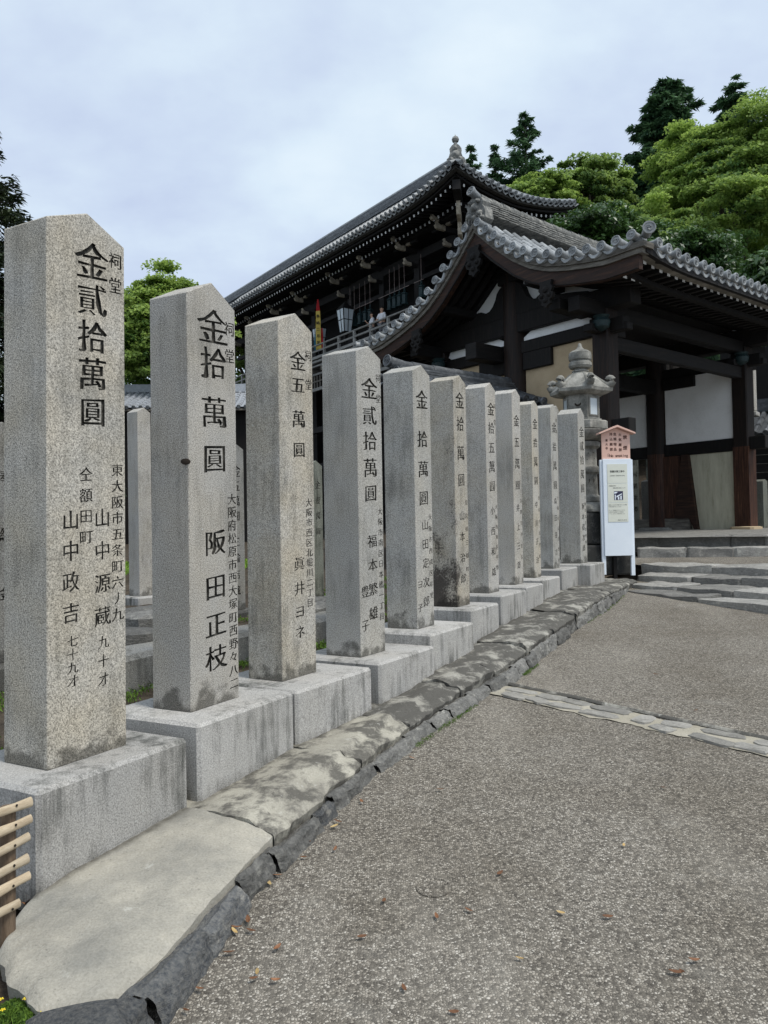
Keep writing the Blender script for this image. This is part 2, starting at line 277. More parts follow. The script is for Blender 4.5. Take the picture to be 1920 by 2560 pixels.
# ------------------------------------------------------------------ geometry helpers
class MB:
    def __init__(s): s.v = []; s.f = []; s.m = []
    def add(s, vs, fs, mi=0, M=None):
        o = len(s.v)
        s.v += [tuple(M @ Vector(p)) for p in vs] if M is not None else [tuple(p) for p in vs]
        s.f += [tuple(i + o for i in f) for f in fs]; s.m += [mi] * len(fs)
        return s
    def box(s, x0, x1, y0, y1, z0, z1, mi=0, M=None, mi_top=None):
        v = [(x0, y0, z0), (x1, y0, z0), (x1, y1, z0), (x0, y1, z0), (x0, y0, z1), (x1, y0, z1), (x1, y1, z1), (x0, y1, z1)]
        return s.add(v, [(0, 3, 2, 1), (4, 5, 6, 7), (0, 1, 5, 4), (1, 2, 6, 5), (2, 3, 7, 6), (3, 0, 4, 7)], mi, M)
    def tube(s, pts, rad, n=8, mi=0, cap=True, M=None, a0=0.0, a1=2 * math.pi):
        pts = [Vector(p) for p in pts]; vs = []; fs = []; full = abs(a1 - a0 - 2 * math.pi) < 1e-6
        k = n if full else n + 1
        for i, p in enumerate(pts):
            d = (pts[min(i + 1, len(pts) - 1)] - pts[max(i - 1, 0)]).normalized()
            x = d.cross(Vector((0, 0, 1)));
            if x.length < 1e-4: x = Vector((1, 0, 0))
            x.normalize(); y = x.cross(d) * 1.0
            r = rad[i] if isinstance(rad, (list, tuple)) else rad
            for j in range(k):
                a = a0 + (a1 - a0) * j / n; vs.append(p + (x * math.cos(a) + y * math.sin(a)) * r)
        for i in range(len(pts) - 1):
            for j in range(n):
                j2 = (j + 1) % k if full else j + 1
                fs.append((i * k + j, i * k + j2, (i + 1) * k + j2, (i + 1) * k + j))
        if cap:
            fs.append(tuple(range(k - 1, -1, -1))); fs.append(tuple((len(pts) - 1) * k + j for j in range(k)))
        return s.add(vs, fs, mi, M)
    def lathe(s, prof, n=24, mi=0, M=None, rf=None, ph=0.0):
        vs = []; fs = []
        for (r, z) in prof:
            for j in range(n):
                a = 2 * math.pi * j / n + ph; q = rf(a, r, z) if rf else r
                vs.append((q * math.cos(a), q * math.sin(a), z))
        for i in range(len(prof) - 1):
            for j in range(n): fs.append((i * n + j, i * n + (j + 1) % n, (i + 1) * n + (j + 1) % n, (i + 1) * n + j))
        fs.append(tuple(range(n - 1, -1, -1))); fs.append(tuple((len(prof) - 1) * n + j for j in range(n)))
        return s.add(vs, fs, mi, M)
    def prism(s, poly, axis, d0, d1, mi=0, M=None):
        """poly: 2D outline (a, b); axis 'x': (d,a,b), 'y': (a,d,b), 'z': (a,b,d)"""
        f = {'x': lambda a, b, d: (d, a, b), 'y': lambda a, b, d: (a, d, b), 'z': lambda a, b, d: (a, b, d)}[axis]
        n = len(poly); vs = [f(a, b, d0) for a, b in poly] + [f(a, b, d1) for a, b in poly]
        fs = [tuple(range(n)), tuple(range(2 * n - 1, n - 1, -1))] + [(i, i + n, (i + 1) % n + n, (i + 1) % n) for i in range(n)]
        return s.add(vs, fs, mi, M)
    def strip(s, A, B, mi=0, M=None):
        """quads between two polylines of equal length"""
        n = len(A); return s.add(list(A) + list(B), [(i, i + 1, n + i + 1, n + i) for i in range(n - 1)], mi, M)
    def grid(s, fn, nu, nv, mi=0, M=None):
        vs = [fn(i / nu, j / nv) for i in range(nu + 1) for j in range(nv + 1)]
        fs = [(i * (nv + 1) + j, (i + 1) * (nv + 1) + j, (i + 1) * (nv + 1) + j + 1, i * (nv + 1) + j + 1) for i in range(nu) for j in range(nv)]
        return s.add(vs, fs, mi, M)
    def mesh(s, name, mats, smooth=None, fix=True):
        me = bpy.data.meshes.new(name); me.from_pydata(s.v, [], s.f)
        for m in (mats if isinstance(mats, (list, tuple)) else [mats]): me.materials.append(MAT[m] if isinstance(m, str) else m)
        if any(s.m): me.polygons.foreach_set('material_index', s.m)
        if fix:
            bm = bmesh.new(); bm.from_mesh(me); bmesh.ops.recalc_face_normals(bm, faces=bm.faces); bm.to_mesh(me); bm.free()
        if smooth is not None:
            me.polygons.foreach_set('use_smooth', [True] * len(me.polygons)); me.set_sharp_from_angle(angle=R(smooth))
        me.update(); return me
    def build(s, name, mats, parent=None, smooth=None, fix=True):
        return link(name, s.mesh(name, mats, smooth, fix), parent)

def link(name, me, parent=None, loc=None, rot=None, scale=None):
    o = bpy.data.objects.new(name, me); COL.objects.link(o)
    if parent is not None: o.parent = parent
    if loc is not None: o.location = loc
    if rot is not None: o.rotation_euler = rot
    if scale is not None: o.scale = scale
    return o
def tag(o, label=None, cat=None, group=None, kind=None):
    if cat and not kind: kind = 'thing'
    for k, v in (('label', label), ('category', cat), ('group', group), ('kind', kind)):
        if v: o[k] = v
    return o
def thing(name, loc, rz, label, cat, group=None):
    o = bpy.data.objects.new(name, None); COL.objects.link(o); o.location = loc; o.rotation_euler = (0, 0, rz)
    o.empty_display_size = .2
    return tag(o, label, cat, group, 'thing')
def bevel(me, w_, seg=1, angle=30):
    bm = bmesh.new(); bm.from_mesh(me)
    ed = [e for e in bm.edges if len(e.link_faces) == 2 and e.calc_face_angle(0) > R(angle)]
    bmesh.ops.bevel(bm, geom=ed, offset=w_, segments=seg, affect='EDGES', profile=.5); bm.to_mesh(me); bm.free(); return me
def fbm(x, y, z, o=4): return noise.fractal(Vector((x, y, z)), 1.0, 2.0, o)
def rock(lx, ly, lz, seed, amp=.12, cuts=3, round_=.25):
    """an uneven block lx x ly x lz centred in plan, base at z=0"""
    bm = bmesh.new(); bmesh.ops.create_cube(bm, size=1)
    bmesh.ops.bevel(bm, geom=bm.edges[:], offset=.09 + .1 * round_, segments=1, affect='EDGES')
    bmesh.ops.subdivide_edges(bm, edges=[e for e in bm.edges if e.calc_length() > .3], cuts=cuts, use_grid_fill=True)
    sz = Vector((lx, ly, lz)); mn = min(lx, ly, lz)
    for v in bm.verts:
        p = Vector((v.co.x * lx, v.co.y * ly, v.co.z * lz)); q = p * (1.6 / max(lx, ly, lz)) * 1.7 + Vector((seed * 7.3, seed * 3.1, seed * 1.7))
        d = noise.noise_vector(q) * amp * mn + noise.noise_vector(q * 3.1) * amp * .45 * mn
        v.co = p + d + Vector((0, 0, lz / 2))
    me = bpy.data.meshes.new('rock'); bm.to_mesh(me); bm.free(); return me
def withmat(me, *ms, smooth=None):
    me.materials.clear()
    for m in ms: me.materials.append(MAT[m])
    if smooth is not None:
        me.polygons.foreach_set('use_smooth', [True] * len(me.polygons)); me.set_sharp_from_angle(angle=R(smooth))
    return me

# ------------------------------------------------------------------ lettering
_gl = {}
def glyph(ch):
    """outline mesh of one character in a 1 x 1 cell, centred: (verts, faces)"""
    if ch in _gl: return _gl[ch]
    cu = bpy.data.curves.new('g', 'FONT'); cu.body = ch; cu.size = 1; cu.resolution_u = 3; cu.align_x = 'CENTER'
    ob = bpy.data.objects.new('g', cu); me = bpy.data.meshes.new_from_object(ob)
    bm = bmesh.new(); bm.from_mesh(me); bmesh.ops.remove_doubles(bm, verts=bm.verts, dist=1e-4)
    bm.verts.ensure_lookup_table(); bm.verts.index_update()
    nor = {}
    for e in bm.edges:
        if len(e.link_faces) == 1:
            l = e.link_loops[0]; a, c = l.vert.co, l.link_loop_next.vert.co
            d = (c - a).normalized(); n = Vector((d.y, -d.x))
            for v in e.verts: nor.setdefault(v.index, []).append(n)
    vs = [v.co.copy() for v in bm.verts]; fs = [tuple(v.index for v in f.verts) for f in bm.faces]
    out = [(v.x, v.y - .36, *( (sum((q.x for q in nor[i])) / len(nor[i]), sum((q.y for q in nor[i])) / len(nor[i])) if i in nor else (0, 0))) for i, v in enumerate(vs)]
    bm.free(); bpy.data.objects.remove(ob); bpy.data.curves.remove(cu); bpy.data.meshes.remove(me)
    _gl[ch] = (out, fs); return _gl[ch]
def brush(ch, seed, shear=.11, fat=.036, thin=-.002, wob=.032):
    """brush-like variant: slanting horizontals, thick verticals, swelling strokes"""
    vs, fs = glyph(ch); res = []
    for x, y, nx, ny in vs:
        s = noise.noise(Vector((x * 3.4 + seed * 5.1, y * 3.4, seed * 1.3))) + .5 * noise.noise(Vector((x * 9 + seed * 3.1, y * 9, seed * 2.3)))
        sw = .030 * s
        px = x + nx * (fat + sw); py = y + ny * (thin + sw)
        px += wob * noise.noise(Vector((x * 3, y * 3, seed + 9))); py += wob * noise.noise(Vector((x * 3, y * 3, seed + 19)))
        res.append((px, py + shear * px - .035 * px * px))
    return res, fs
def flat_text(mb, txt, cx, cz, size, y=0.0, vert=False, adv=None, mi=0, bold=0.0, th=.0012, plain=True, align='C'):
    """print lying on a face in the xz plane (facing -y): thin raised lettering"""
    adv = adv or size; n = len(txt); 
    for i, ch in enumerate(txt):
        if ch == ' ': continue
        vs, fs = glyph(ch)
        if vert: ox, oz = cx, cz - i * adv
        else: ox, oz = (cx + (i - (n - 1) / 2) * adv if align == 'C' else cx + i * adv), cz
        k = len(vs)
        mb.add([(ox + (v[0] + v[2] * bold) * size, y - th, oz + (v[1] + v[3] * bold) * size) for v in vs], fs, mi)

# ------------------------------------------------------------------ ground
def ground_z(x, y): return .0625 * y
KG = [(-.72, 1.2), (-.70, 1.75), (-.651, 2.23), (-.588, 2.478), (-.545, 2.695), (-.472, 2.952), (-.359, 3.275), (-.225, 3.62), (-.035, 4.099), (.20, 4.546), (.60, 5.25), (.985, 5.845), (1.58, 7.06), (1.998, 7.892), (2.50, 8.75), (3.10, 9.96), (3.35, 10.5)]
def kerb_at(t):
    """point on the kerb foot line by arc length"""
    acc = 0
    for a, c in zip(KG, KG[1:]):
        L = math.dist(a, c)
        if t <= acc + L or c is KG[-1]:
            k = (t - acc) / L; return Vector((a[0] + (c[0] - a[0]) * k, a[1] + (c[1] - a[1]) * k)), Vector((c[0] - a[0], c[1] - a[1])) / L
        acc += L
KLEN = sum(math.dist(a, c) for a, c in zip(KG, KG[1:]))
ROWD = Vector((math.sin(R(29.5)), math.cos(R(29.5)))); ROWN = Vector((ROWD.y, -ROWD.x)); ROW0 = Vector((-1.256, 2.764))
BZ_A = [-2, 0, .78, 1.54, 2.33, 3.17, 3.85, 4.59, 5.2, 6.35, 7.11, 8.58, 12]
BZ_Z = [.20, .262, .315, .358, .385, .443, .504, .565, .611, .675, .73, .75, .80]
def cap_z(along): return float(np.interp(along, BZ_A, BZ_Z))

def path_fn(u, v):
    y = 1.0 + u * 10.2; x = -.9 + v * 14
    return (x, y, ground_z(x, y) + .006 * fbm(x * .5, y * .5, 3) + .002 * fbm(x * 3, y * 3, 1))
tag(MB().grid(path_fn, 90, 110).build('path', 'aggregate', smooth=60), kind='structure')
def patch_fn(u, v):
    x = -2.4 + u * 1.62; y = .8 + v * 2.0
    return (x, y, .165 + .012 * fbm(x * 5, y * 5, 3) + .006 * fbm(x * 19, y * 19, 4) - .05 * max(0, (x + .95) / .17))
tag(MB().grid(patch_fn, 50, 60).build('soil_patch', 'soil', smooth=60), kind='structure')
def terr_fn(u, v):
    x = -70 + u * 160; y = -12 + v * 150
    z = .0625 * min(y, 11) - .12
    z = max(z, -.9)
    d = (Vector((x, y)) - ROW0).dot(ROWN)
    if y > 13: z += min(1.0, (y - 13) / 3) * .45
    if d < -.9 and y < 40: z = max(z, .22)
    hill = max(0, (y - 30)) * .30 * min(1, max(0, (x + 2) / 14)) + max(0, x - 14) * .25 * min(1, max(0, (y - 16) / 8))
    return (x, y, z + hill + .05 * fbm(x * .2, y * .2, 0))
tag(MB().grid(terr_fn, 110, 100).build('terrain', 'soil', smooth=60), kind='structure')
def soil_fn(u, v):
    a = -3.2 + u * 18; d = -.10 - v * 22
    p = ROW0 + ROWD * a + ROWN * (d - .38)
    z = -.12 * max(0, 1 - v * 26) + np.interp(a, [-4, -.6, 0, 2.3, 4, 6, 9, 14], [.10, .20, .44, .50, .60, .72, .80, .86]) + (.025 * fbm(p.x * 1.5, p.y * 1.5, 2) + .012 * fbm(p.x * 7, p.y * 7, 5)) - .0 * v
    return (p.x, p.y, float(z))
tag(MB().grid(soil_fn, 150, 120).build('soil_ground', 'soil', smooth=60), kind='structure')

BN = [(-1.256, 2.764), (-.860, 3.507), (-.496, 4.219), (-.045, 4.997), (.337, 5.695), (.722, 6.546), (1.096, 7.248), (1.459, 7.909), (1.76, 8.564), (2.149, 9.41), (2.622, 9.898)]
BR = [(-.872, 3.431), (-.506, 4.193), (-.111, 4.921), (.31, 5.713), (.672, 6.42), (1.045, 7.092), (1.411, 7.876), (1.719, 8.393), (2.07, 9.155), (2.504, 9.985), (2.984, 10.45)]
# kerb: cement cap in lengths, with rough kerb stones below it
kerb = tag(bpy.data.objects.new('kerb', None), kind='structure'); COL.objects.link(kerb)
kerb_off = [(-3, .70), (-.3, .70), (0, .65), (.3, .575), (.66, .49), (.9, .455), (1.44, .38), (2.24, .29), (3.0, .27), (4, .33), (5.2, .32), (6.1, .29), (7, .27), (8.8, .22), (9.5, .2)]
def cap_off(a): return float(np.interp(a, [k[0] for k in kerb_off], [k[1] for k in kerb_off]))
def cap_seg(a0, a1, mat, seed, hump=.012, crack0=.03, crack1=.03, dz=0.0):
    def fn(u, v):
        a = a0 + u * (a1 - a0)
        if u == 0: a += crack0 * noise.noise(Vector((v * 5, seed, 0)))
        if u == 1: a += crack1 * noise.noise(Vector((v * 5, seed + 1.0, 0)))
        o1 = cap_off(a) + .030 * noise.noise(Vector((a * 5, seed, 3))) + .018 * noise.noise(Vector((a * 16, seed, 5)))
        sh = .10
        if v <= .66:
            t = v / .66; off = -.35 + t * (o1 + .35 - sh); z = cap_z(a) + dz + .010 + hump * math.sin(max(0, off) / max(.05, o1) * math.pi) - .010 * t
        else:
            t = (v - .66) / .34; an = t * math.pi / 2 * .92; off = o1 - sh + (sh + .004) * math.sin(an) / math.sin(math.pi / 2 * .92); z = cap_z(a) + dz - .036 * (1 - math.cos(an))
        p = ROW0 + ROWD * a + ROWN * off
        z += .010 * fbm(p.x * 5, p.y * 5, seed) + .004 * fbm(p.x * 18, p.y * 18, seed)
        if (u == 0 or u == 1): z -= .004
        return (p.x, p.y, z)
    mb = MB().grid(fn, max(6, int((a1 - a0) / .022)), 30)
    n = 31; nu = max(6, int((a1 - a0) / .022))
    for i in (0, nu):
        top = [mb.v[i * n + j] for j in range(n)]
        mb.strip(top, [(x, y, z - .10) for x, y, z in top])
    rim = [mb.v[i * n + 30] for i in range(nu + 1)]
    mb.strip(rim, [(x - .02 * ROWN.x, y - .02 * ROWN.y, z - .08) for x, y, z in rim])
    return grime_shade(mb.build('cement_cap', mat, kerb, smooth=50))
def grime_shade(o):  # dirt line along the base joint, doubling as painted contact shadow
    me = o.data; at = me.attributes.new('grime_shade', 'FLOAT', 'POINT')
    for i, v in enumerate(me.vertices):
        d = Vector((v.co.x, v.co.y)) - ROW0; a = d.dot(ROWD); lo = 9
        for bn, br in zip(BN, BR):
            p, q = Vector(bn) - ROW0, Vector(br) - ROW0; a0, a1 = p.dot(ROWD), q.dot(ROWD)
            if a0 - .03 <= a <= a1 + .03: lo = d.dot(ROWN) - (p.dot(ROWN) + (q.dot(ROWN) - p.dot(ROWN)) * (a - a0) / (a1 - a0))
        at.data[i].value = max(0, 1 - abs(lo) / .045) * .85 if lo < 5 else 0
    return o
def near_slab():
    # rounded end slab beside the fence, irregular towards the soil
    EV = [0, .12, .22, .34, .55, .75, .9, 1]; EA = [-.03, -.16, -.235, -.29, -.345, -.385, -.375, -.30]; EO = [-.01, .06, .12, .20, .37, .52, .63, .665]
    def fn(u, v):
        ea, eo = float(np.interp(v, EV, EA)), float(np.interp(v, EV, EO))
        ea += .030 * noise.noise(Vector((v * 7, 2, 7))) + .010 * noise.noise(Vector((v * 17, 5, 7)))
        a = ea + u * (.74 - ea); fo = -.30 + v * (cap_off(.74) + .30); off = eo + (fo - eo) * u
        l1 = .665 + (cap_off(.74) - .665) * u; off += v ** 3 * (cap_off(a) - .004 - l1) * min(1, u * 6) + .010 * noise.noise(Vector((a * 6, v * 3, 1))) * v
        p = ROW0 + ROWD * a + ROWN * off
        z = cap_z(a) + .012 + .012 * math.sin(v * math.pi) + .006 * fbm(p.x * 4, p.y * 4, 8) + .002 * fbm(p.x * 16, p.y * 16, 8) - .018 * max(0, -a) / .3
        d0 = (a - ea); z -= .022 * max(0, 1 - d0 / .05) ** 2; z -= .014 * max(0, 1 - d0 / .3); z += .005 * fbm(p.x * 9, p.y * 9, 3) - .006 * abs(noise.noise(Vector((p.x * 13, p.y * 13, 2))))
        z -= .030 * max(0, (v - .70) / .30) ** 2.2
        return (p.x, p.y, z)
    mb = MB().grid(fn, 90, 70); n = 71
    e = [mb.v[j] for j in range(n)]; mb.strip(e, [(x + .01, y + .02, z - .14) for x, y, z in e])
    e = [mb.v[i * n + 70] for i in range(91)]; mb.strip(e, [(x, y, z - .1) for x, y, z in e])
    return grime_shade(mb.build('cement_cap', 'cement_clean', kerb, smooth=55))
near_slab()
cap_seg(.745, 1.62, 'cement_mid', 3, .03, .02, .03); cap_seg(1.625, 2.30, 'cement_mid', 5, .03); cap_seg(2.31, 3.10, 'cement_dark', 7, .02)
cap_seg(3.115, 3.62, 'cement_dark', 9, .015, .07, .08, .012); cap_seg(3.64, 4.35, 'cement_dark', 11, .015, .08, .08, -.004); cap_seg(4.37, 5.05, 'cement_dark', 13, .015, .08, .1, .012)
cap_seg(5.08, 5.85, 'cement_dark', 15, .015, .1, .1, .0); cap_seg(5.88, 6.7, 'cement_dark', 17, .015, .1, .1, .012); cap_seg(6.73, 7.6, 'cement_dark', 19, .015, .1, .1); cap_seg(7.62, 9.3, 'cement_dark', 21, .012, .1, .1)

def kerb_stone(t0, t1, seed, mat, proud=0.0):
    L = t1 - t0; rr = random.Random(seed); sk0, sk1 = rr.uniform(-.03, .03), rr.uniform(-.03, .03); tilt = rr.uniform(-.018, .018); dz = rr.uniform(-.014, .006)
    pl = [(rr.uniform(0, 1), rr.uniform(.1, .9), rr.uniform(-.5, .5), rr.uniform(.3, 1)) for _ in range(4)]
    def fn(u, v):
        t = t0 + .001 + u * (L - .002) + (sk0 * (1 - u) + sk1 * u) * (v - .5) * min(1, L / .3)
        p, d = kerb_at(max(0, t)); nrm = Vector((d.y, -d.x))
        a = (p - ROW0).dot(ROWD); foot = (p - ROW0).dot(ROWN)
        top = cap_off(a); zt = cap_z(a) - (.006 if a < .72 else .034) + dz + tilt * (u - .5); zg = ground_z(p.x, p.y) - .06
        inset = max(.025, min(.10, (foot - top) * .55))
        e = min(1, u * L / .02, (1 - u) * L / .02); e = 1 - (1 - e) ** 2
        if v < .6:
            k = v / .6; q = p - nrm * (inset * k * k); z = zg + (zt - zg) * k - .012 * max(0, k - .88) / .12
        else:
            k = (v - .6) / .4; q = p - nrm * (inset + .012 + k * max(.05, foot - inset - top + .06)); z = zt - .004 - .045 * k ** .8
        fac = 0
        for pu, pv, sl, am in pl:      # broad cleaved facets
            fac = max(fac, am * ((u - pu) * sl + (v / .6 - pv) * (1 - abs(sl)) * (.6 if sl > 0 else -.6)))
        q = q + nrm * (proud + .006 - .016 * (1 - e) - .018 * fac * (v < .62))
        nv = noise.noise_vector(Vector((q.x * 6 + seed, q.y * 6, z * 9))) * .011 + noise.noise_vector(Vector((q.x * 17 + seed, q.y * 17, z * 22))) * .008 + noise.noise_vector(Vector((q.x * 45 + seed, q.y * 45, z * 50))) * .005
        ch = .020 * abs(noise.noise(Vector((q.x * 8 + seed, q.y * 8, z * 10)))) + .012 * abs(noise.noise(Vector((q.x * 21, q.y * 21 + seed, z * 24)))); q = q - nrm * (ch - .008)
        return (q.x + nv.x, q.y + nv.y, z + nv.z * .9 - ch * .6 * (.5 < v < .75) - .010 * (1 - e) * (v > .5))
    return MB().grid(fn, max(6, int(L / .016)), 26).build('kerb_stone', mat, kerb, smooth=38)
cuts = [.0, .42, .62]; rs = random.Random(4); t = .62
lens = [.40, .33, .30, .24, .42, .17, .50, .46, .30, .26, .38]
for L in lens: t += L; cuts.append(t)
while t < KLEN - .25: t += rs.uniform(.2, .46); cuts.append(min(t, KLEN))
for i, (a, b_) in enumerate(zip(cuts, cuts[1:])):
    m_ = 'rock_slate' if i in (0, 1, 2, 3, 4, 7) else 'rock'
    kerb_stone(a, b_, i * 3.7, m_, .012 * math.sin(i * 2.3))
for i, (x, y, lx, ly, rz) in enumerate([(-.84, 2.07, .26, .22, .35), (-.74, 1.82, .34, .36, .2)]):
    link('kerb_stone', withmat(rock(lx, ly, .17, 40 + i, .10), 'rock_slate', smooth=30), kerb, (x, y, .075), (0, 0, rz))

# mortar fillet along the foot of the kerb and drain strip of flat stones
drain = tag(bpy.data.objects.new('drain_strip', None), kind='structure'); COL.objects.link(drain)
D0, D1 = Vector((.80, 5.62)), Vector((3.88, 2.55)); Dd = (D1 - D0).normalized(); Dn = Vector((-Dd.y, Dd.x)); DL = (D1 - D0).length
def drain_fn(u, v):
    w_ = .25 + .05 * noise.noise(Vector((u * 9, v * 2, 4)))
    p = D0 + Dd * (u * DL) + Dn * ((v - .5) * 2 * w_ * .5 + .035 * noise.noise(Vector((u * 34, v * 1.5, 1))) + .015 * noise.noise(Vector((u * 110, v * 2, 1))))
    e = abs(v - .5) * 2
    return (p.x, p.y, ground_z(p.x, p.y) + .012 - .004 * e ** 4 + .004 * fbm(p.x * 9, p.y * 9, 2))
MB().grid(drain_fn, 130, 8).build('mortar_bed', 'mortar', drain, smooth=60)
rs = random.Random(11); t = .06; k = 0
while t < DL - .15:
    two = rs.random() < .72; Ls = rs.uniform(.16, .36)
    for side in ((-1, 1) if two else (rs.choice((-.5, .35, .1)),)):
        if rs.random() < .10: continue
        L = Ls * rs.uniform(.7, 1.02); W = (.128 if two else .215) * rs.uniform(.85, 1.15)
        p = D0 + Dd * (t + Ls / 2 + rs.uniform(-.03, .03)) + Dn * (side * .062 + rs.uniform(-.01, .01)); n = 13; poly = []
        sq = rs.uniform(2.8, 6); ph = rs.random() * 9
        for j in range(n):
            an = 2 * math.pi * (j + rs.uniform(-.25, .25)) / n; ca, sa = math.cos(an), math.sin(an)
            r_ = (abs(ca) ** sq + abs(sa) ** sq) ** (-1 / sq) * (1 + .13 * rs.uniform(-1, 1)); poly.append((ca * L * .5 * r_, sa * W * .5 * r_))
        mb = MB(); zc = ground_z(p.x, p.y)
        low = [(a, b_, 0) for a, b_ in poly]; mid = [(a * .97, b_ * .97, .014 + .003 * rs.uniform(-1, 1)) for a, b_ in poly]; top = [(a * .84, b_ * .84, .018 + .003 * rs.uniform(-1, 1)) for a, b_ in poly]
        mb.add(low + mid + top + [(0, 0, .019)], [(j + o, (j + 1) % n + o, n + (j + 1) % n + o, n + j + o) for o in (0, n) for j in range(n)] + [(2 * n + j, 2 * n + (j + 1) % n, 3 * n) for j in range(n)])
        o = mb.build('paving_stone', 'rock_drain', drain, smooth=40); o.location = (p.x, p.y, zc); o.rotation_euler = (math.atan(.0625) * Dd.x * -0.6, -math.atan(.0625) * Dd.y, math.atan2(Dd.y, Dd.x) + rs.uniform(-.2, .2)); k += 1
    t += Ls * rs.uniform(.84, .98)
# raised edge beyond the strip
def lip(u, v):
    p = D0 + Dd * (u * DL) + Dn * (.135 + v * .035 + .02 * noise.noise(Vector((u * 12, 3, 3)))); return (p.x, p.y, ground_z(p.x, p.y) + .010 + .016 * math.sin(v * math.pi))
MB().grid(lip, 90, 4).build('mortar_lip', 'cement_dark', drain, smooth=60)

cv = MB().lathe([(.068, .0), (.066, .004), (.060, .0045), (.057, .001), (.0, .0015)], 28); o = cv.build('ground_cover', 'aggregate', None, smooth=40); o.location = (.16, 2.93, ground_z(0, 2.93) + .003); o.rotation_euler = (math.atan(.0625), 0, 0)
tag(o, 'faint round cover set flush in the aggregate paving', 'ground cover')
# ------------------------------------------------------------------ steps and platform
steps = tag(bpy.data.objects.new('stone_steps', None), kind='structure'); COL.objects.link(steps)
SL = [((3.20, 10.22), (4.12, 8.45), .64), ((3.36, 10.60), (4.50, 9.02), .70), ((3.66, 11.25), (4.86, 9.72), .80), ((3.97, 11.98), (5.16, 10.36), .91), ((4.36, 13.25), (6.48, 12.55), 1.114), ((4.26, 14.0), (6.60, 13.05), 1.29)]
rs = random.Random(5)
def step_run(i, p, q, z, zb, nx, lo):
    """one step: a row of uneven slabs from p towards (and beyond) q"""
    p, q = Vector(p), Vector(q); d = (q - p).normalized(); nrm = Vector((-d.y, d.x))   # nrm: inward, up the steps
    if nrm.y < 0: nrm = -nrm
    L = (q - p).length + 5.5; t = 0; k = 0
    while t < L:
        l = rs.uniform(.5, 1.5) if i < 4 else rs.uniform(.4, 1.2); dep = nx + .12
        c = p + d * (t + l / 2) + nrm * (dep / 2 - .02 + rs.uniform(-.025, .025))
        h = z - lo; 
        me = withmat(rock(l * .998, dep, h, i * 31 + k, .13 if i < 4 else .085, 5, -.5), 'rock_step', smooth=32)
        o = link('step_stone', me, steps, (c.x, c.y, lo + rs.uniform(-.008, .006)), (math.atan2(zb, nx) * 0, 0, math.atan2(d.y, d.x) + rs.uniform(-.02, .02)))
        t += l; k += 1
for i, (p, q, z) in enumerate(SL):
    nx = [.34, .55, .62, .40, .55, .5][i]
    step_run(i, p, q, z, 0, nx, [.45, .5, .58, .66, .80, 1.0][i])
def land_fn(u, v):
    a = Vector((3.9, 12.2)).lerp(Vector((8.8, 6.2)), u); b_ = Vector((4.2, 13.6)).lerp(Vector((11.5, 10.6)), u); p = a.lerp(b_, v)
    return (p.x, p.y, .885 + .07 * v + .006 * fbm(p.x * 3, p.y * 3, 1))
tag(MB().grid(land_fn, 30, 10).build('landing', 'aggregate', smooth=60), kind='structure')
def plat_fn(u, v):
    a = Vector((1.5, 14.6)).lerp(Vector((14.0, 10.2)), u); b_ = Vector((4.0, 32)).lerp(Vector((26, 26)), u); p = a.lerp(b_, v)
    return (p.x, p.y, 1.28 + .09 * min(1, v * 3.5) + .008 * fbm(p.x * 2.5, p.y * 2.5, 1))
tag(MB().grid(plat_fn, 60, 60).build('platform', 'rock_step', smooth=60), kind='structure')

# ------------------------------------------------------------------ donation pillars
def engrave(me, cutters):
    mb = MB()
    for verts, fs, ox, oz, size, dep in cutters:
        n = len(verts); 
        sx, sy = size; cxm = sum(x for x, y in verts) / n
        f = [(ox + x * sx, -.004, oz + y * sy) for x, y in verts]; g = [(ox + x * sx, dep, oz + y * sy) for x, y in verts]
        edges = {}
        for fc in fs:
            for a, c in zip(fc, fc[1:] + fc[:1]): edges[(a, c)] = edges.get((a, c), 0) + 1
        side = [(a, c) for (a, c) in edges if (c, a) not in edges]
        mb.add(f + g, list(fs) + [tuple(i + n for i in reversed(fc)) for fc in fs] + [(c, a, a + n, c + n) for a, c in side])
    cm = mb.mesh('cut', 'ink_groove'); co = bpy.data.objects.new('cut', cm); COL.objects.link(co)
    ob = bpy.data.objects.new('tmp', me); COL.objects.link(ob)
    md = ob.modifiers.new('b', 'BOOLEAN'); md.operation = 'DIFFERENCE'; md.object = co; md.solver = 'MANIFOLD'
    md.material_mode = 'TRANSFER'
    dg = bpy.context.evaluated_depsgraph_get(); dg.update()
    n0 = len(me.polygons); new = bpy.data.meshes.new_from_object(ob.evaluated_get(dg))
    if len(new.polygons) <= n0:
        md.solver = 'EXACT'; dg.update(); bpy.context.view_layer.update(); new = bpy.data.meshes.new_from_object(ob.evaluated_get(bpy.context.evaluated_depsgraph_get()))
    bpy.data.objects.remove(ob); bpy.data.objects.remove(co); bpy.data.meshes.remove(cm)
    new.polygons.foreach_set('use_smooth', [False] * len(new.polygons)); new.update()
    return new
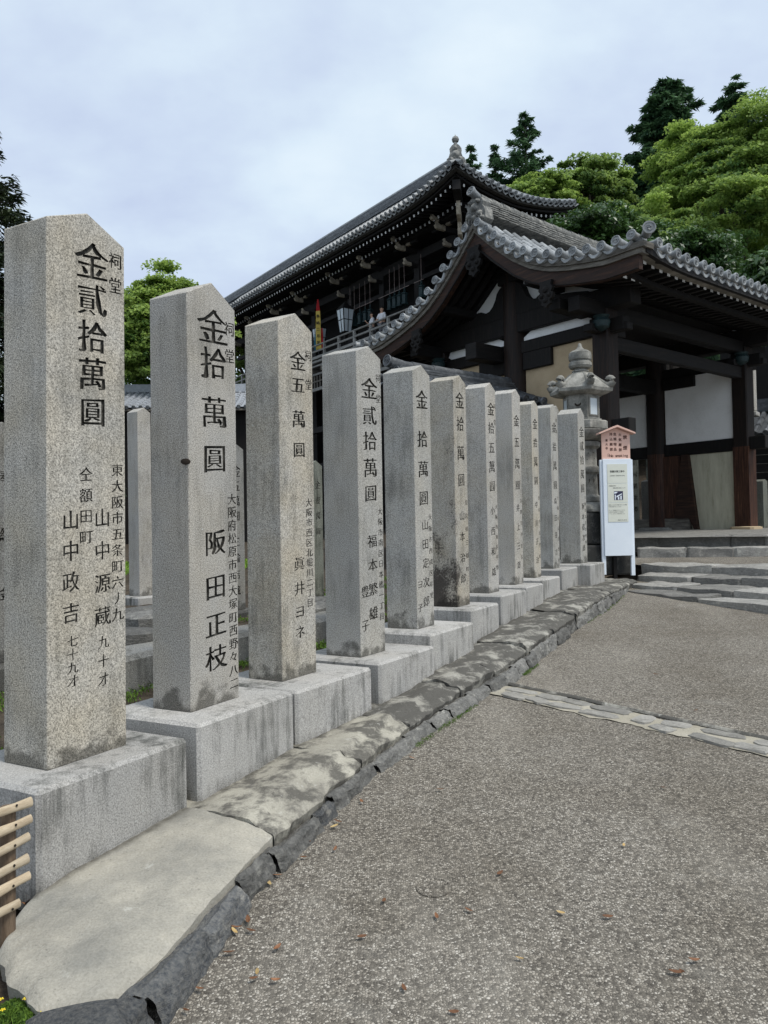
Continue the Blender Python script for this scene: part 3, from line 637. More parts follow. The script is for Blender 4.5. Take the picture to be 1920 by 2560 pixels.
def shaft_mesh(wf, ws, H, hr, mat, texts, seed, bev=.004):
    prof = [(0, 0), (wf, 0), (wf, H), (wf / 2, H + hr), (0, H)]
    me = MB().prism(prof, 'y', 0, ws).mesh('shaft', mat); bevel(me, bev, 1)
    if texts:
        bm = bmesh.new(); bm.from_mesh(me)
        for i in range(1, int(H / .06)): bmesh.ops.bisect_plane(bm, geom=bm.verts[:] + bm.edges[:] + bm.faces[:], plane_co=(0, 0, .06 * i), plane_no=(0, 0, 1))
        for i in range(1, 8): bmesh.ops.bisect_plane(bm, geom=bm.verts[:] + bm.edges[:] + bm.faces[:], plane_co=(wf * i / 8, 0, 0), plane_no=(1, 0, 0))
        bm.to_mesh(me); bm.free(); cs = []; k = 0
        for txt, fx, fz0, fz1, size in texts:
            n = len(txt); sx_, sy_ = size if isinstance(size, tuple) else (size * 1.1, size)
            for i, ch in enumerate(txt):
                if ch == ' ': continue
                fz = fz0[i] if isinstance(fz0, (tuple, list)) else fz0 + (fz1 - fz0) * (i / max(1, n - 1))
                m_ = 1.14 if ch == '金' else (.88 if ch == '圓' else 1.0)
                vs, fs = brush(ch, seed * 13 + k, fat=.036 if sy_ > .09 else .026); k += 1
                cs.append((vs, fs, wf * fx, H * fz, (sx_ * m_, sy_ * m_), .012 if sy_ > .09 else .007))
        me.materials.append(MAT['ink_groove'])
        me = engrave(me, cs)
    return me
def pillar(i, x, y, zb, yaw, ws, wf, H, hr, mat, base, texts, label, name='donation_pillar', group='engraved donation pillars in a row beside the path', lean=0.0, bbox=None):
    r = thing(name, (x, y, zb), R(90 - yaw), label, 'stone pillar', group)
    r.rotation_euler = (0, 0, R(90 - yaw))
    s_ = link('shaft', shaft_mesh(wf, ws, H, hr, mat, texts, i), r)
    if lean: s_.rotation_euler = (0, lean, 0)
    x0, x1, y0, y1, hb = base
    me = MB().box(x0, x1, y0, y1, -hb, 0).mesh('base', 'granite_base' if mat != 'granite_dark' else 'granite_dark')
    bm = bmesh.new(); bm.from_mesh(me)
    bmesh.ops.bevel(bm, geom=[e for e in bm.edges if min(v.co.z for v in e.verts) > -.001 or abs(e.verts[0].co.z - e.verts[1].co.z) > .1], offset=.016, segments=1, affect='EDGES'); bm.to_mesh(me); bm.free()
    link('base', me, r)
    return r
PD = [ # x, y, zb, yaw, ws, wf, H, hr, base(N->R along, offsets), material
 (-1.325, 2.999, .630, 28.6, .265, .398, 2.18, .083, 'granite_c'),
 (-.954, 3.741, .670, 27.4, .247, .373, 2.057, .098, 'granite_a'),
 (-.609, 4.492, .662, 30.2, .256, .341, 2.124, .080, 'granite_c'),
 (-.174, 5.222, .670, 30.2, .286, .329, 2.094, .063, 'granite_b'),
 (.244, 5.987, .752, 29.6, .270, .299, 2.027, .065, 'granite_b'),
 (.628, 6.750, .837, 29.4, .240, .279, 2.009, .058, 'granite_mould'),
 (1.007, 7.483, .888, 29.4, .232, .275, 2.019, .063, 'granite_a'),
 (1.385, 8.189, .911, 28.8, .225, .266, 2.057, .059, 'granite_a'),
 (1.727, 8.892, .933, 28.8, .215, .252, 2.022, .056, 'granite_c'),
 (2.097, 9.565, .995, 29.6, .225, .266, 2.019, .054, 'granite_b'),
 (2.584, 10.133, 1.023, 30.7, .278, .302, 1.994, .081, 'granite_b'),
]
TX = [
 [('金貳拾萬圓', .56, .945, .655, (.155, .145)), ('祠堂', .87, .965, .915, (.075, .075)), ('東大阪市五条町六丿九', .885, .547, .262, (.068, .058)), ('仝額田町', .47, .534, .415, (.07, .062)), ('山中源蔵', .68, .452, .262, (.088, .085)), ('九十才', .69, .212, .140, (.06, .058)), ('山中政吉', .28, .447, .275, (.088, .085)), ('七十九才', .30, .223, .149, (.056, .05))],
 [('金拾萬圓', .53, (.935, .845, .722, .607), 0, (.215, .172)), ('祠堂', .87, .945, .875, (.085, .08)), ('大阪府松原市西大塚町西野々八二', .885, .508, .04, (.075, .062)), ('阪田正枝', .52, (.398, .289, .196, .115), 0, (.17, .135))],
 [('金五萬圓', .56, (.90, .831, .734, .645), 0, (.145, .11)), ('祠堂', .87, .925, .84, (.075, .07)), ('大阪市西区北堀川二丁目', .83, .495, .205, (.07, .055)), ('眞井ヨネ', .52, (.32, .25, .184, .126), 0, (.11, .085))],
 [('金貳拾萬圓', .50, (.885, .795, .71, .62, .535), 0, (.195, .14)), ('祠堂', .88, .93, .86, (.075, .065)), ('大阪市南区日本橋一丁目', .87, .475, .12, (.07, .055)), ('福本繁雄', .53, .375, .135, (.13, .095)), ('豊子', .20, .21, .10, (.11, .085))],
 [('金拾萬圓', .50, (.892, .738, .62, .506), 0, (.19, .14)), ('大阪市西成区岸里', .86, .43, .12, (.07, .05)), ('山田定次郎', .55, .40, .10, (.12, .09)), ('ヨ子', .20, .17, .08, (.10, .07))],
 [('金拾萬圓', .50, (.915, .81, .68, .56), 0, (.17, .14)), ('奈良県三郷町', .86, .46, .16, (.07, .05)), ('山本治郎', .50, .40, .12, (.12, .09))],
 [('金拾五萬圓', .52, .90, .52, (.17, .125)), ('祠堂', .88, .92, .84, (.06, .055)), ('大阪市東区平野', .86, .42, .12, (.07, .05)), ('小西和雄', .50, .40, .10, (.12, .09))],
 [('金五萬圓', .50, .86, .52, (.165, .12)), ('京都市中京区', .86, .44, .14, (.065, .05)), ('井上三郎', .48, .40, .10, (.11, .09))],
 [('金拾萬圓', .50, .89, .56, (.16, .12)), ('奈良市北市町', .86, .46, .12, (.065, .05)), ('中川正治', .48, .42, .10, (.11, .085))],
 [('金拾萬圓', .52, .88, .52, (.165, .125)), ('祠堂', .88, .93, .86, (.055, .05)), ('大阪市住吉区', .86, .44, .12, (.065, .05)), ('森田善吉', .48, .42, .10, (.11, .085))],
 [('金貳拾萬圓', .50, .88, .50, (.185, .135)), ('大阪市北区曽根崎', .84, .44, .14, (.07, .05)), ('坂本藤次郎', .48, .38, .10, (.12, .095))],
]
LB = ['largest pale granite pillar beside the bamboo fence, nearest the path end',
 'granite pillar with a dark oval knot on its edge, second from the bamboo fence',
 'warm granite pillar with widely spaced small carved name, third from the bamboo fence',
 'tall grey pillar engraved with twenty, long name columns, just left of the tiled wall roof',
 'plain grey pillar overlapping the left end of the tiled wall roof',
 'warm pillar with black mould blotched over its lower left face',
 'grey pillar seventh from the fence, just right of the mould-blotched one',
 'grey pillar eighth from the fence, its cap under the tiled wall eave discs',
 'narrowest warm pillar, third from the far end of the front row',
 'last but one pillar of the front row, a second cap peeping out behind it',
 'end pillar of the front row, right in front of the stone lantern']
knot_p = None
for i, (x, y, zb, yaw, ws, wf, H, hr, mt) in enumerate(PD):
    a = Vector((math.sin(R(yaw)), math.cos(R(yaw)))); b_ = Vector((-a.y, a.x)); C = Vector((x, y))
    n_ = Vector(BN[i]) - C; r_ = Vector(BR[i]) - C
    x0, y0 = n_.dot(a), n_.dot(b_); x1 = r_.dot(a); y0 = min(y0, r_.dot(b_)) if i else y0
    cz = zb - (cap_z(((Vector(BN[i]) + Vector(BR[i])) / 2 - ROW0).dot(ROWD)) - .10)
    o = pillar(i, x, y, zb, yaw, ws, wf, H, hr, mt, (x0, x1 - .004, y0, ws + .19, cz), TX[i], LB[i], lean=[.010, .006, .006, .004, .002, .003, .004, .008, .010, .008, .004][i])
    if i == 1: knot_p = o
# the dark knot on the second pillar's near edge
mb = MB().lathe([(.0, 0), (.016, .0), (.021, .004), (.014, .008), (.0, .009)], 14); me = mb.mesh('knot', 'knot', 40)
link('knot', me, knot_p, (.0, .012, 1.22), (0, R(-90), R(45)), (.75, 1.15, .6))

def back_pillar(x, y, zb, yaw, w_, H, mat, label, texts=None, hb=.3, hr=.06, base=True):
    return pillar(50 + int(x * 7), x, y, zb, yaw, w_, w_, H, hr, mat, (-.12, w_ + .14, -.14, w_ + .14, hb), texts, label, group='back row of stone pillars behind the path row')
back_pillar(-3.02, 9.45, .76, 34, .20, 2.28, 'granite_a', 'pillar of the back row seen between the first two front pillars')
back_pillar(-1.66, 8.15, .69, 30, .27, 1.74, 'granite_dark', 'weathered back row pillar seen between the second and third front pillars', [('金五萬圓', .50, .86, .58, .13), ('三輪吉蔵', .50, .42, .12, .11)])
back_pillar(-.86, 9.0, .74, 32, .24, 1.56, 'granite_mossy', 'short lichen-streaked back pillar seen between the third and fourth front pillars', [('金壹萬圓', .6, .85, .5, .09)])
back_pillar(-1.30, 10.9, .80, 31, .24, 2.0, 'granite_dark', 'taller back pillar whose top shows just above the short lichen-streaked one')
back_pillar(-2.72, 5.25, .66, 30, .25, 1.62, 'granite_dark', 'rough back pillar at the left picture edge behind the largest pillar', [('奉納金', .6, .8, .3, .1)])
back_pillar(2.46, 10.95, 1.04, 30, .22, 2.16, 'granite_b', 'back pillar whose cap peeps out behind the last but one front pillar')
# edging slabs and stones behind the row, each seen in one gap
for i, (x, y, z, wh) in enumerate([(-1.78, 5.44, .40, 'gap between the first and second front pillars'), (-1.22, 6.15, .42, 'gap between the second and third front pillars'), (-.62, 6.85, .45, 'gap between the third and fourth front pillars')]):
    o = link('edging_stone', withmat(rock(.90, .40, .33, 70 + i, .05, 3, .1), 'granite_dark', smooth=30), None, (x, y, z), (0, 0, R(60.5)))
    tag(o, 'low granite edging slab in the ' + wh, 'edging stone', 'edging slabs lying behind the pillar row')
for i, (x, y, z, lx, lz, wh) in enumerate([(-1.95, 5.95, .60, .42, .20, 'dark square block behind the edging slab, beside the second front pillar'), (-2.05, 6.75, .62, .6, .24, 'mossy dark block at the foot of the back pillar beside the second front pillar'), (-2.35, 7.75, .56, .9, .24, 'long dark base stone under the farthest back pillar left of the second front pillar'), (-.75, 7.45, .62, .4, .2, 'small rough stone behind the slab between the third and fourth front pillars'), (-.72, 8.2, .66, .45, .16, 'flat dark stone under the short lichen-streaked back pillar')]):
    o = link('loose_stone', withmat(rock(lx, .4, lz, 90 + i, .10), 'rock', smooth=30), None, (x, y, z), (0, 0, R(56 + 5 * i)))
    tag(o, wh, 'stone')

# ------------------------------------------------------------------ roof tiles (shared pieces)
def disc_tile_mesh(mat, L=.34, r=.085):
    """round eave tile: roll along +y (away), decorated disc facing -y"""
    mb = MB(); n = 14
    mb.tube([(0, 0, 0), (0, .06, 0), (0, L, 0)], [r * .97, r * .80, r * .74], n)
    def ring(r0, y): return [(r0 * math.cos(2 * math.pi * j / n), y, r0 * math.sin(2 * math.pi * j / n)) for j in range(n)]
    vs = []; prof = [(r, .012), (r * 1.03, -.004), (r * .97, -.018), (r * .80, -.018), (r * .74, -.006), (r * .42, -.006), (r * .36, -.010)]
    for a, y in prof: vs += ring(a, y)
    vs.append((0, -.010, 0)); fs = []
    for i in range(len(prof) - 1):
        for j in range(n): fs.append((i * n + j, i * n + (j + 1) % n, (i + 1) * n + (j + 1) % n, (i + 1) * n + j))
    o = (len(prof) - 1) * n; fs += [(o + j, o + (j + 1) % n, len(vs) - 1) for j in range(n)]
    mb.add(vs, fs)
    for k in range(2):          # two commas in relief
        pts = []; ra = []
        for q in range(7):
            t = q / 6; an = k * math.pi + t * 3.4; rr = r * (.18 + .42 * t); pts.append((rr * math.cos(an), -.012, rr * math.sin(an))); ra.append(r * (.15 * (1 - t) + .03))
        mb.tube(pts, ra, 5)
    return mb.mesh('eave_tile', mat, 45)
def lip_tile_mesh(mat, w_=.28, L=.34, sag=.075):
    """curved pan tile between two rolls: sagging lip facing -y"""
    mb = MB(); n = 10; vs = []; fs = []
    def arc(y, dz, th): 
        return [(-w_ / 2 + w_ * j / n, y, dz - sag * math.sin(math.pi * j / n)) for j in range(n + 1)], [(-w_ / 2 + w_ * j / n, y, dz - sag * math.sin(math.pi * j / n) - th * (.5 + .5 * math.sin(math.pi * j / n))) for j in range(n + 1)]
    a, b_ = arc(-.015, .0, .05); c, _ = arc(L, .02, .05)
    mb.strip(a, b_); mb.strip(a, c); a2, b2 = arc(.02, -.055, .02); mb.strip(b_, a2); 
    a3, b3 = arc(-.005, -.028, .014); mb.strip(a3, b3)
    return mb.mesh('pan_tile', mat, 50)
def cover_tile_mesh(mat, L=.30, r=.078):
    mb = MB(); n = 8
    mb.tube([(0, 0, 0), (0, .03, 0), (0, L, 0)], [r * 1.06, r, r * .93], n, a0=-.25, a1=math.pi + .25)
    return mb.mesh('cover_tile', mat, 50)
DISC, DISC_D, DISC_O = disc_tile_mesh('tile'), disc_tile_mesh('tile_dark'), disc_tile_mesh('tile_old')
LIP, LIP_D, LIP_O = lip_tile_mesh('tile'), lip_tile_mesh('tile_dark'), lip_tile_mesh('tile_old')
COVER, COVER_D = cover_tile_mesh('tile'), cover_tile_mesh('tile_dark')
def frame(px, py, pz, yv, zv=(0, 0, 1)):
    """matrix with local y along yv, local z as near zv as possible"""
    y = Vector(yv).normalized(); x = y.cross(Vector(zv)).normalized(); z = x.cross(y)
    m = Matrix((x, y, z)).transposed().to_4x4(); m.translation = Vector((px, py, pz)); return m
def put(name, me, parent, M):
    o = bpy.data.objects.new(name, me); COL.objects.link(o); o.parent = parent; o.matrix_local = M; return o

# ------------------------------------------------------------------ the gate
GU = Vector((.777, .629)); GO = Vector((8.01, 17.0)) - GU * 2.55 + Vector((-.629, .777)) * 2.10
gate = thing('temple_gate', (GO.x, GO.y, 1.33), math.atan2(GU.y, GU.x), 'dark wooden temple gate with grey tiled gable roof and white plaster panels', 'gate')
PR_Y = [0, .45, .92, 1.35, 1.755, 2.2, 2.88, 3.57, 3.8]; PR_Z = [6.14, 5.72, 5.33, 5.06, 4.89, 4.77, 4.62, 4.56, 4.56]
def gz(y, x=0.0):
    """tile plane of the roof above the gate floor; x toward the verge lifts the eave corner"""
    a = abs(y); z = float(np.interp(a, PR_Y, PR_Z))
    e = max(0, (abs(x) - 2.2) / 1.6); return z + .16 * e ** 2 * min(1, a / 3.5) ** 3
VX = 3.75
def gslope(y, x=0.0):
    d = .05; return (gz(abs(y) + d, x) - gz(max(0, abs(y) - d), x)) / (2 * d if abs(y) > d else abs(y) + d)
# roof bed (both slopes) with thickness
def bed(x0, x1, dz, th):
    mb = MB(); ys = [(-3.62 + 7.24 * i / 40) for i in range(41)]; xs = [x0 + (x1 - x0) * i / 16 for i in range(17)]
    T = [[(x, y, gz(y, x) + dz) for y in ys] for x in xs]; B = [[(x, y, gz(y, x) + dz - th) for y in ys] for x in xs]
    for i in range(16): mb.strip(T[i], T[i + 1]); mb.strip(B[i], B[i + 1])
    mb.strip(T[0], B[0]); mb.strip(T[-1], B[-1]); mb.strip([t[0] for t in T], [b[0] for b in B]); mb.strip([t[-1] for t in T], [b[-1] for b in B])
    return mb
bed(-VX + .06, VX - .06, -.07, .05).build('roof_bed', 'tile', gate, smooth=40)
bed(-VX + .16, VX - .16, -.13, .09).build('roof_boards', 'wood_dark', gate, smooth=40)
# arc-length sampling of the slope
def slope_pts(step, y0=.16, y1=3.62, x=0.0):
    out = []; y = y0; last = (y, gz(y, x)); acc = 0; out.append(last)
    while y < y1:
        y += .01; q = (y, gz(y, x)); acc += math.dist(last, q); last = q
        if acc >= step: out.append(q); acc = 0
    return out
nrows = 26; XS = [-VX + .42 + i * .276 for i in range(nrows)]
rs = random.Random(3)
for sgn in (-1, 1):
    for k, x in enumerate(XS):
        pts = slope_pts(.29, .2, 3.58, x)
        detailed = sgn < 0 and (k < 4 or k % 40 == 0)
        mbj = MB()
        for i in range(len(pts) - 1):
            (ya, za), (yb, zb_) = pts[i], pts[i + 1]
            M = frame(x + rs.uniform(-.006, .006), sgn * yb, zb_ - .01, (0, sgn * (ya - yb), za - zb_))
            if detailed: put('cover_tile', COVER, gate, M @ Matrix.Diagonal((1, math.dist(pts[i], pts[i + 1]) / .29, 1, 1)))
            else:
                vs = [v.co for v in COVER.vertices]; mbj.add(vs, [tuple(p.vertices) for p in COVER.polygons], 0, M)
        if not detailed: mbj.build('tile_row', 'tile', gate, smooth=50, fix=False)
        s = gslope(3.4, x)
        put('eave_tile', DISC, gate, frame(x, sgn * 3.68, gz(3.68, x) + .0, (0, -sgn, -s)))
        if k: put('pan_tile', LIP, gate, frame(x - .138, sgn * 3.63, gz(3.63, x) - .045, (0, -sgn, -s)))
# verge tiles: short rolls pointing out over the gable end
for sx in (-1, 1):
    for sgn in (-1, 1):
        pts = slope_pts(.276, .17, 3.66, sx * VX)
        for i, (y, z) in enumerate(pts):
            M = frame(sx * (VX + .02), sgn * y, gz(y, VX) + .02, (-sx, 0, -.10))
            put('verge_tile', DISC, gate, M)
            if i < len(pts) - 1:
                y2, z2 = pts[i + 1]; ym = (y + y2) / 2; d = Vector((0, sgn * (y2 - y), gz(y2, VX) - gz(y, VX))).normalized()
                zv = Vector((0, -sgn * d.z * sgn, d.y * sgn)) if False else Vector((1, 0, 0)).cross(d) * (1 if sgn > 0 else -1)
                if zv.z < 0: zv = -zv
                put('pan_tile', LIP, gate, frame(sx * (VX - .01), sgn * ym, gz(ym, VX) - .03, (-sx, 0, -.10), zv))
# corner roll tiles
for sx in (-1, 1):
    for sgn in (-1, 1):
        dsc = put('corner_tile', DISC, gate, frame(sx * (VX - .02), sgn * 3.76, gz(3.76, VX) + .06, (-sx * .75, -sgn * .66, -.02)) @ Matrix.Diagonal((1.2, .8, 1.2, 1)))
# ridge: stacked courses, round top, end ornament
for c in range(6):
    w_ = .19 - .008 * c; z0 = 6.15 + c * .048; mb = MB(); x = -VX + .25 + .02 * c
    while x < VX - .25:
        l = rs.uniform(.26, .32); x2 = min(x + l, VX - .25); up = lambda q: .10 * (abs(q) / VX) ** 2
        j = rs.uniform(-.006, .006)
        mb.box(x + .004, x2, -w_ + j, w_ + j, z0 + up(x), z0 + .036 + up(x2)); x = x2
    mb.build('ridge_course', 'tile_old', gate)
mb = MB()
x = -VX + .2
while x < VX - .2:
    x2 = min(x + .31, VX - .2); mb.tube([(x, 0, 6.475 + .10 * (x / VX) ** 2), (x2, 0, 6.46 + .10 * (x2 / VX) ** 2)], [.105, .098], 10); x = x2
mb.build('ridge_roll', 'tile_old', gate, smooth=50)
for sx in (-1, 1):
    poly = [(-.34, 6.14), (-.30, 6.42), (-.24, 6.50), (-.27, 6.60), (-.20, 6.72), (-.10, 6.78), (.10, 6.78), (.20, 6.72), (.27, 6.60), (.24, 6.50), (.30, 6.42), (.34, 6.14), (.2, 6.02), (-.2, 6.02)]
    mb = MB().prism(poly, 'x', sx * (VX - .32), sx * (VX - .10))
    for yy, zz, rr in [(-.17, 6.3, .09), (.17, 6.3, .09), (0, 6.50, .12), (-.12, 6.64, .06), (.12, 6.64, .06), (0, 6.22, .1), (-.25, 6.17, .06), (.25, 6.17, .06)]:
        mb.lathe([(0, 0), (rr, 0), (rr * .8, .05), (rr * .35, .085), (0, .09)], 9, M=Matrix.Translation((sx * (VX - .10), yy, zz)) @ Matrix.Rotation(sx * R(90), 4, 'Y'))
    for k in range(7):
        yy = -.26 + .087 * k; mb.tube([(sx * (VX - .09), yy, 6.08), (sx * (VX - .06), yy * .9, 6.25), (sx * (VX - .10), yy * .6, 6.44)], [.02, .026, .015], 5)
    for q_ in range(len(mb.v)):
        X_, Y_, Z_ = mb.v[q_]; mb.v[q_] = (X_, Y_ * .82, 6.05 + (Z_ - 6.08) * .74)
    og = mb.build('ridge_end_ornament', 'tile_old', gate, smooth=40)
    roll = put('ridge_end_roll', DISC, og, frame(sx * (VX + .0), 0, 6.66, (-sx, 0, -.40)) @ Matrix.Diagonal((1.15, 1.4, 1.15, 1)))
# verge boards: weathered bed strip and curved barge board
def curve_board(x0, x1, d0, d1, ya, yb, mat, name, n=30, grow=0.0):
    for sgn in (-1, 1):
        mb = MB(); Y = [ya + (yb - ya) * i / n for i in range(n + 1)]
        f = lambda x, y, d: (x, sgn * y, gz(y, VX) - d)
        A = [f(x0, y, d0) for y in Y]; B = [f(x0, y, d1 + grow * (y / 3.6)) for y in Y]; C_ = [f(x1, y, d1 + grow * (y / 3.6)) for y in Y]; D_ = [f(x1, y, d0) for y in Y]
        mb.strip(A, B); mb.strip(B, C_); mb.strip(C_, D_); mb.strip(D_, A)
        for k in (0, -1): mb.add([A[k], B[k], C_[k], D_[k]], [(0, 1, 2, 3)])
        mb.build(name, mat, gate, smooth=50)
for sx in (-1, 1):
    curve_board(sx * (VX - .02), sx * (VX - .30), .10, .19, .0, 3.66, 'wood_grey', 'verge_strip')
    curve_board(sx * (VX - .06), sx * (VX - .26), .192, .27, .0, 3.60, 'wood_grey', 'verge_strip')
    curve_board(sx * (VX - .10), sx * (VX - .20), .272, .56, .0, 3.52, 'wood_brown', 'barge_board', grow=-.06)
    curve_board(sx * (VX - .075), sx * (VX - .098), .50, .545, .0, 3.50, 'wood_dark', 'barge_edge', grow=-.06)
# pendants under the barge boards
def pendant(x, y, z, s):
    o2 = [(0, -1), (.14, -.86), (.30, -.80), (.24, -.62), (.42, -.52), (.50, -.30), (.34, -.20), (.46, -.02), (.34, .16), (.40, .4), (-.40, .4), (-.34, .16), (-.46, -.02), (-.34, -.20), (-.50, -.30), (-.42, -.52), (-.24, -.62), (-.30, -.80), (-.14, -.86)]
    mb = MB().prism([(y + a * s, z + b_ * s) for a, b_ in o2], 'x', x, x + .07)
    for a, b_, r in [(0, -.05, .2), (.24, -.36, .13), (-.24, -.36, .13), (0, -.62, .14)]:
        mb.lathe([(0, 0), (r * s, 0), (r * s * .7, .03), (0, .045)], 8, M=Matrix.Translation((x, y + a * s, z + b_ * s)) @ Matrix.Rotation(R(-90), 4, 'Y'))
    return mb.build('gable_pendant', 'wood_dark', gate)
pendant(-VX + .01, 0, 5.42, .42); pendant(-VX + .02, -1.72, 4.34, .34); pendant(-VX + .02, 1.72, 4.34, .34)
# rafters under both slopes, and pale-ended flying rafters along the eaves
RA = MB(); seg = [(.12, 0), (.92, 0), (1.9, 0), (3.2, 0)]
def rafter_mesh(x):
    mb = MB(); Y = [.05, .5, .95, 1.4, 1.9, 2.5, 3.05]; w_ = .055
    for s in (0,):
        A = [(-w_, y, gz(y) - .23) for y in Y]; B = [(w_, y, gz(y) - .23) for y in Y]; C_ = [(w_, y, gz(y) - .36) for y in Y]; D_ = [(-w_, y, gz(y) - .36) for y in Y]
        mb.strip(A, B); mb.strip(B, C_); mb.strip(C_, D_); mb.strip(D_, A); mb.add([A[-1], B[-1], C_[-1], D_[-1]], [(0, 1, 2, 3)], 1)
    return mb.mesh('rafter', ['wood_dark', 'white_end'])
rm = rafter_mesh(0); fm = MB().box(-.045, .045, 2.5, 3.42, 0, .085).mesh('flying_rafter', ['wood_dark', 'white_end'])
for p in fm.polygons:
    if p.center.y > 3.41: p.material_index = 1
x = -VX + .42; k = 0
while x < VX - .3:
    for sgn in (-1, 1):
        o = put('rafter', rm, gate, Matrix.Translation((x, 0, 0)) @ Matrix.Rotation(0 if sgn > 0 else math.pi, 4, 'Z'))
        lift = gz(3.4, x) - gz(3.4, 0)
        o = put('flying_rafter', fm, gate, Matrix.Translation((x, 0, 4.30 + lift)) @ Matrix.Rotation(0 if sgn > 0 else math.pi, 4, 'Z') @ Matrix.Rotation(0, 4, 'X'))
    x += .235; k += 1
def eave_board(y0, y1, z0, z1, mat, name):
    for sgn in (-1, 1):
        n = 24; X = [-VX + .2 + (2 * VX - .4) * i / n for i in range(n + 1)]; mb = MB()
        q = lambda y, z: [(x, sgn * y, z + gz(3.5, x) - gz(3.5, 0)) for x in X]
        A, B, C_, D_ = q(y0, z0), q(y1, z0), q(y1, z1), q(y0, z1)
        mb.strip(A, B); mb.strip(B, C_); mb.strip(C_, D_); mb.strip(D_, A); mb.add([A[0], B[0], C_[0], D_[0]], [(0, 1, 2, 3)])
        mb.build(name, mat, gate)
eave_board(3.40, 3.54, 4.345, 4.44, 'wood_grey', 'eave_board'); eave_board(3.44, 3.62, 4.442, 4.50, 'wood_grey', 'eave_board'); eave_board(3.0, 3.12, 4.22, 4.30, 'wood_dark', 'eave_batten')
# posts on base stones
def post(x, y, r, z1, mat, chamfer=True):
    n = 16 if r > .22 else 4
    if n == 4:
        me = MB().box(-r, r, -r, r, 0, z1).mesh('post', mat); bevel(me, .025, 1)
    else: me = MB().lathe([(r * 1.0, 0), (r * 1.0, z1 * .5), (r * .94, z1)], 18).mesh('post', mat, 40)
    put('post', me, gate, Matrix.Translation((x, y, .06)))
    st = withmat(rock(r * 3.1, r * 3.1, .14, x * 3 + y, .05, 2, .2), 'rock_step' if y > -2 else 'plaster_tan', smooth=30)
    put('base_stone', st, gate, Matrix.Translation((x, y, -.05)))
for x in (-2.55, 2.55):
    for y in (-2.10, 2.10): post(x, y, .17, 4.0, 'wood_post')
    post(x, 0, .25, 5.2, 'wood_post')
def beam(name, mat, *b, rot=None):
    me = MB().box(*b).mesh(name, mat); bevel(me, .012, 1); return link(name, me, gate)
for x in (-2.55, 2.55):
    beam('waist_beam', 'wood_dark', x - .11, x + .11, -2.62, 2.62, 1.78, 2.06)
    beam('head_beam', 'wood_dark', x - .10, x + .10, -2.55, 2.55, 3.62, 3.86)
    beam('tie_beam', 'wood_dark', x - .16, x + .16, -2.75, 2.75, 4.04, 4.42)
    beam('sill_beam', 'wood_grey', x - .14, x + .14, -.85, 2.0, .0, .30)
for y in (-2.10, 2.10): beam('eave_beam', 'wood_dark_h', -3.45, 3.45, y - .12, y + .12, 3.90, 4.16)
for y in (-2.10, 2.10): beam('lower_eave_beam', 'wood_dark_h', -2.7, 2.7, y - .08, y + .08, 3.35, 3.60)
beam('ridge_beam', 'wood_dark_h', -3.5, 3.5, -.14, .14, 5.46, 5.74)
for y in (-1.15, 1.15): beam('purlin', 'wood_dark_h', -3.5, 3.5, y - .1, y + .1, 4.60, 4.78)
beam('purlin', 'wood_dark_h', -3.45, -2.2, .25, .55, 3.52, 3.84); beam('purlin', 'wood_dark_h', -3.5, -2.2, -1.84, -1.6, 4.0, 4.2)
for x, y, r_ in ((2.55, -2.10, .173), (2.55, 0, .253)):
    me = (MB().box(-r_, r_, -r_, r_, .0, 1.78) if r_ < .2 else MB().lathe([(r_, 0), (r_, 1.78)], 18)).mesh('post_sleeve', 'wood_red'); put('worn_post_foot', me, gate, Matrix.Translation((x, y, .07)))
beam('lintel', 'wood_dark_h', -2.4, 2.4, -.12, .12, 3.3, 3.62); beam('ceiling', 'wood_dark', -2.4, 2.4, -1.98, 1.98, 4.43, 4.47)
# the far half of the roof hangs lower
for o in list(gate.children_recursive):
    nm = o.name.split('.')[0]
    if nm in ('roof_bed', 'roof_boards', 'tile_row', 'verge_strip', 'barge_board', 'barge_edge', 'eave_board', 'eave_batten', 'gable_pendant'):
        for v in o.data.vertices:
            if v.co.y > 0: v.co.z -= .34 * (v.co.y / 3.6) ** 1.3
    elif nm in ('cover_tile', 'eave_tile', 'pan_tile', 'verge_tile', 'corner_tile', 'flying_rafter', 'rafter') and o.parent == gate:
        m = o.matrix_basis.copy(); y = m.translation.y
        if nm in ('rafter', 'flying_rafter'): y = 1.9 if m[1][1] > 0 else 0; y = 3.0 if nm == 'flying_rafter' and y else y
        if y > 0: m.translation.z -= .34 * (y / 3.6) ** 1.3; o.matrix_basis = m
# bracket blocks at the post heads
for x in (-2.55, 2.55):
    for y in (-2.10, 2.10):
        for (l, z) in ((.34, 3.86), (.52, 3.74)):
            beam('bracket', 'wood_dark', x - .09, x + .09, y - l, y + l, z - .13, z); beam('bracket', 'wood_dark', x - l, x + l, y - .09, y + .09, z - .13, z)
        put('bracket_boss', MB().lathe([(.05, 0), (.14, .06), (.16, .16), (.12, .22), (.15, .26)], 10).mesh('bracket_boss', 'bronze_green', 40), gate, Matrix.Translation((x - .30, y - .14, 3.62)))
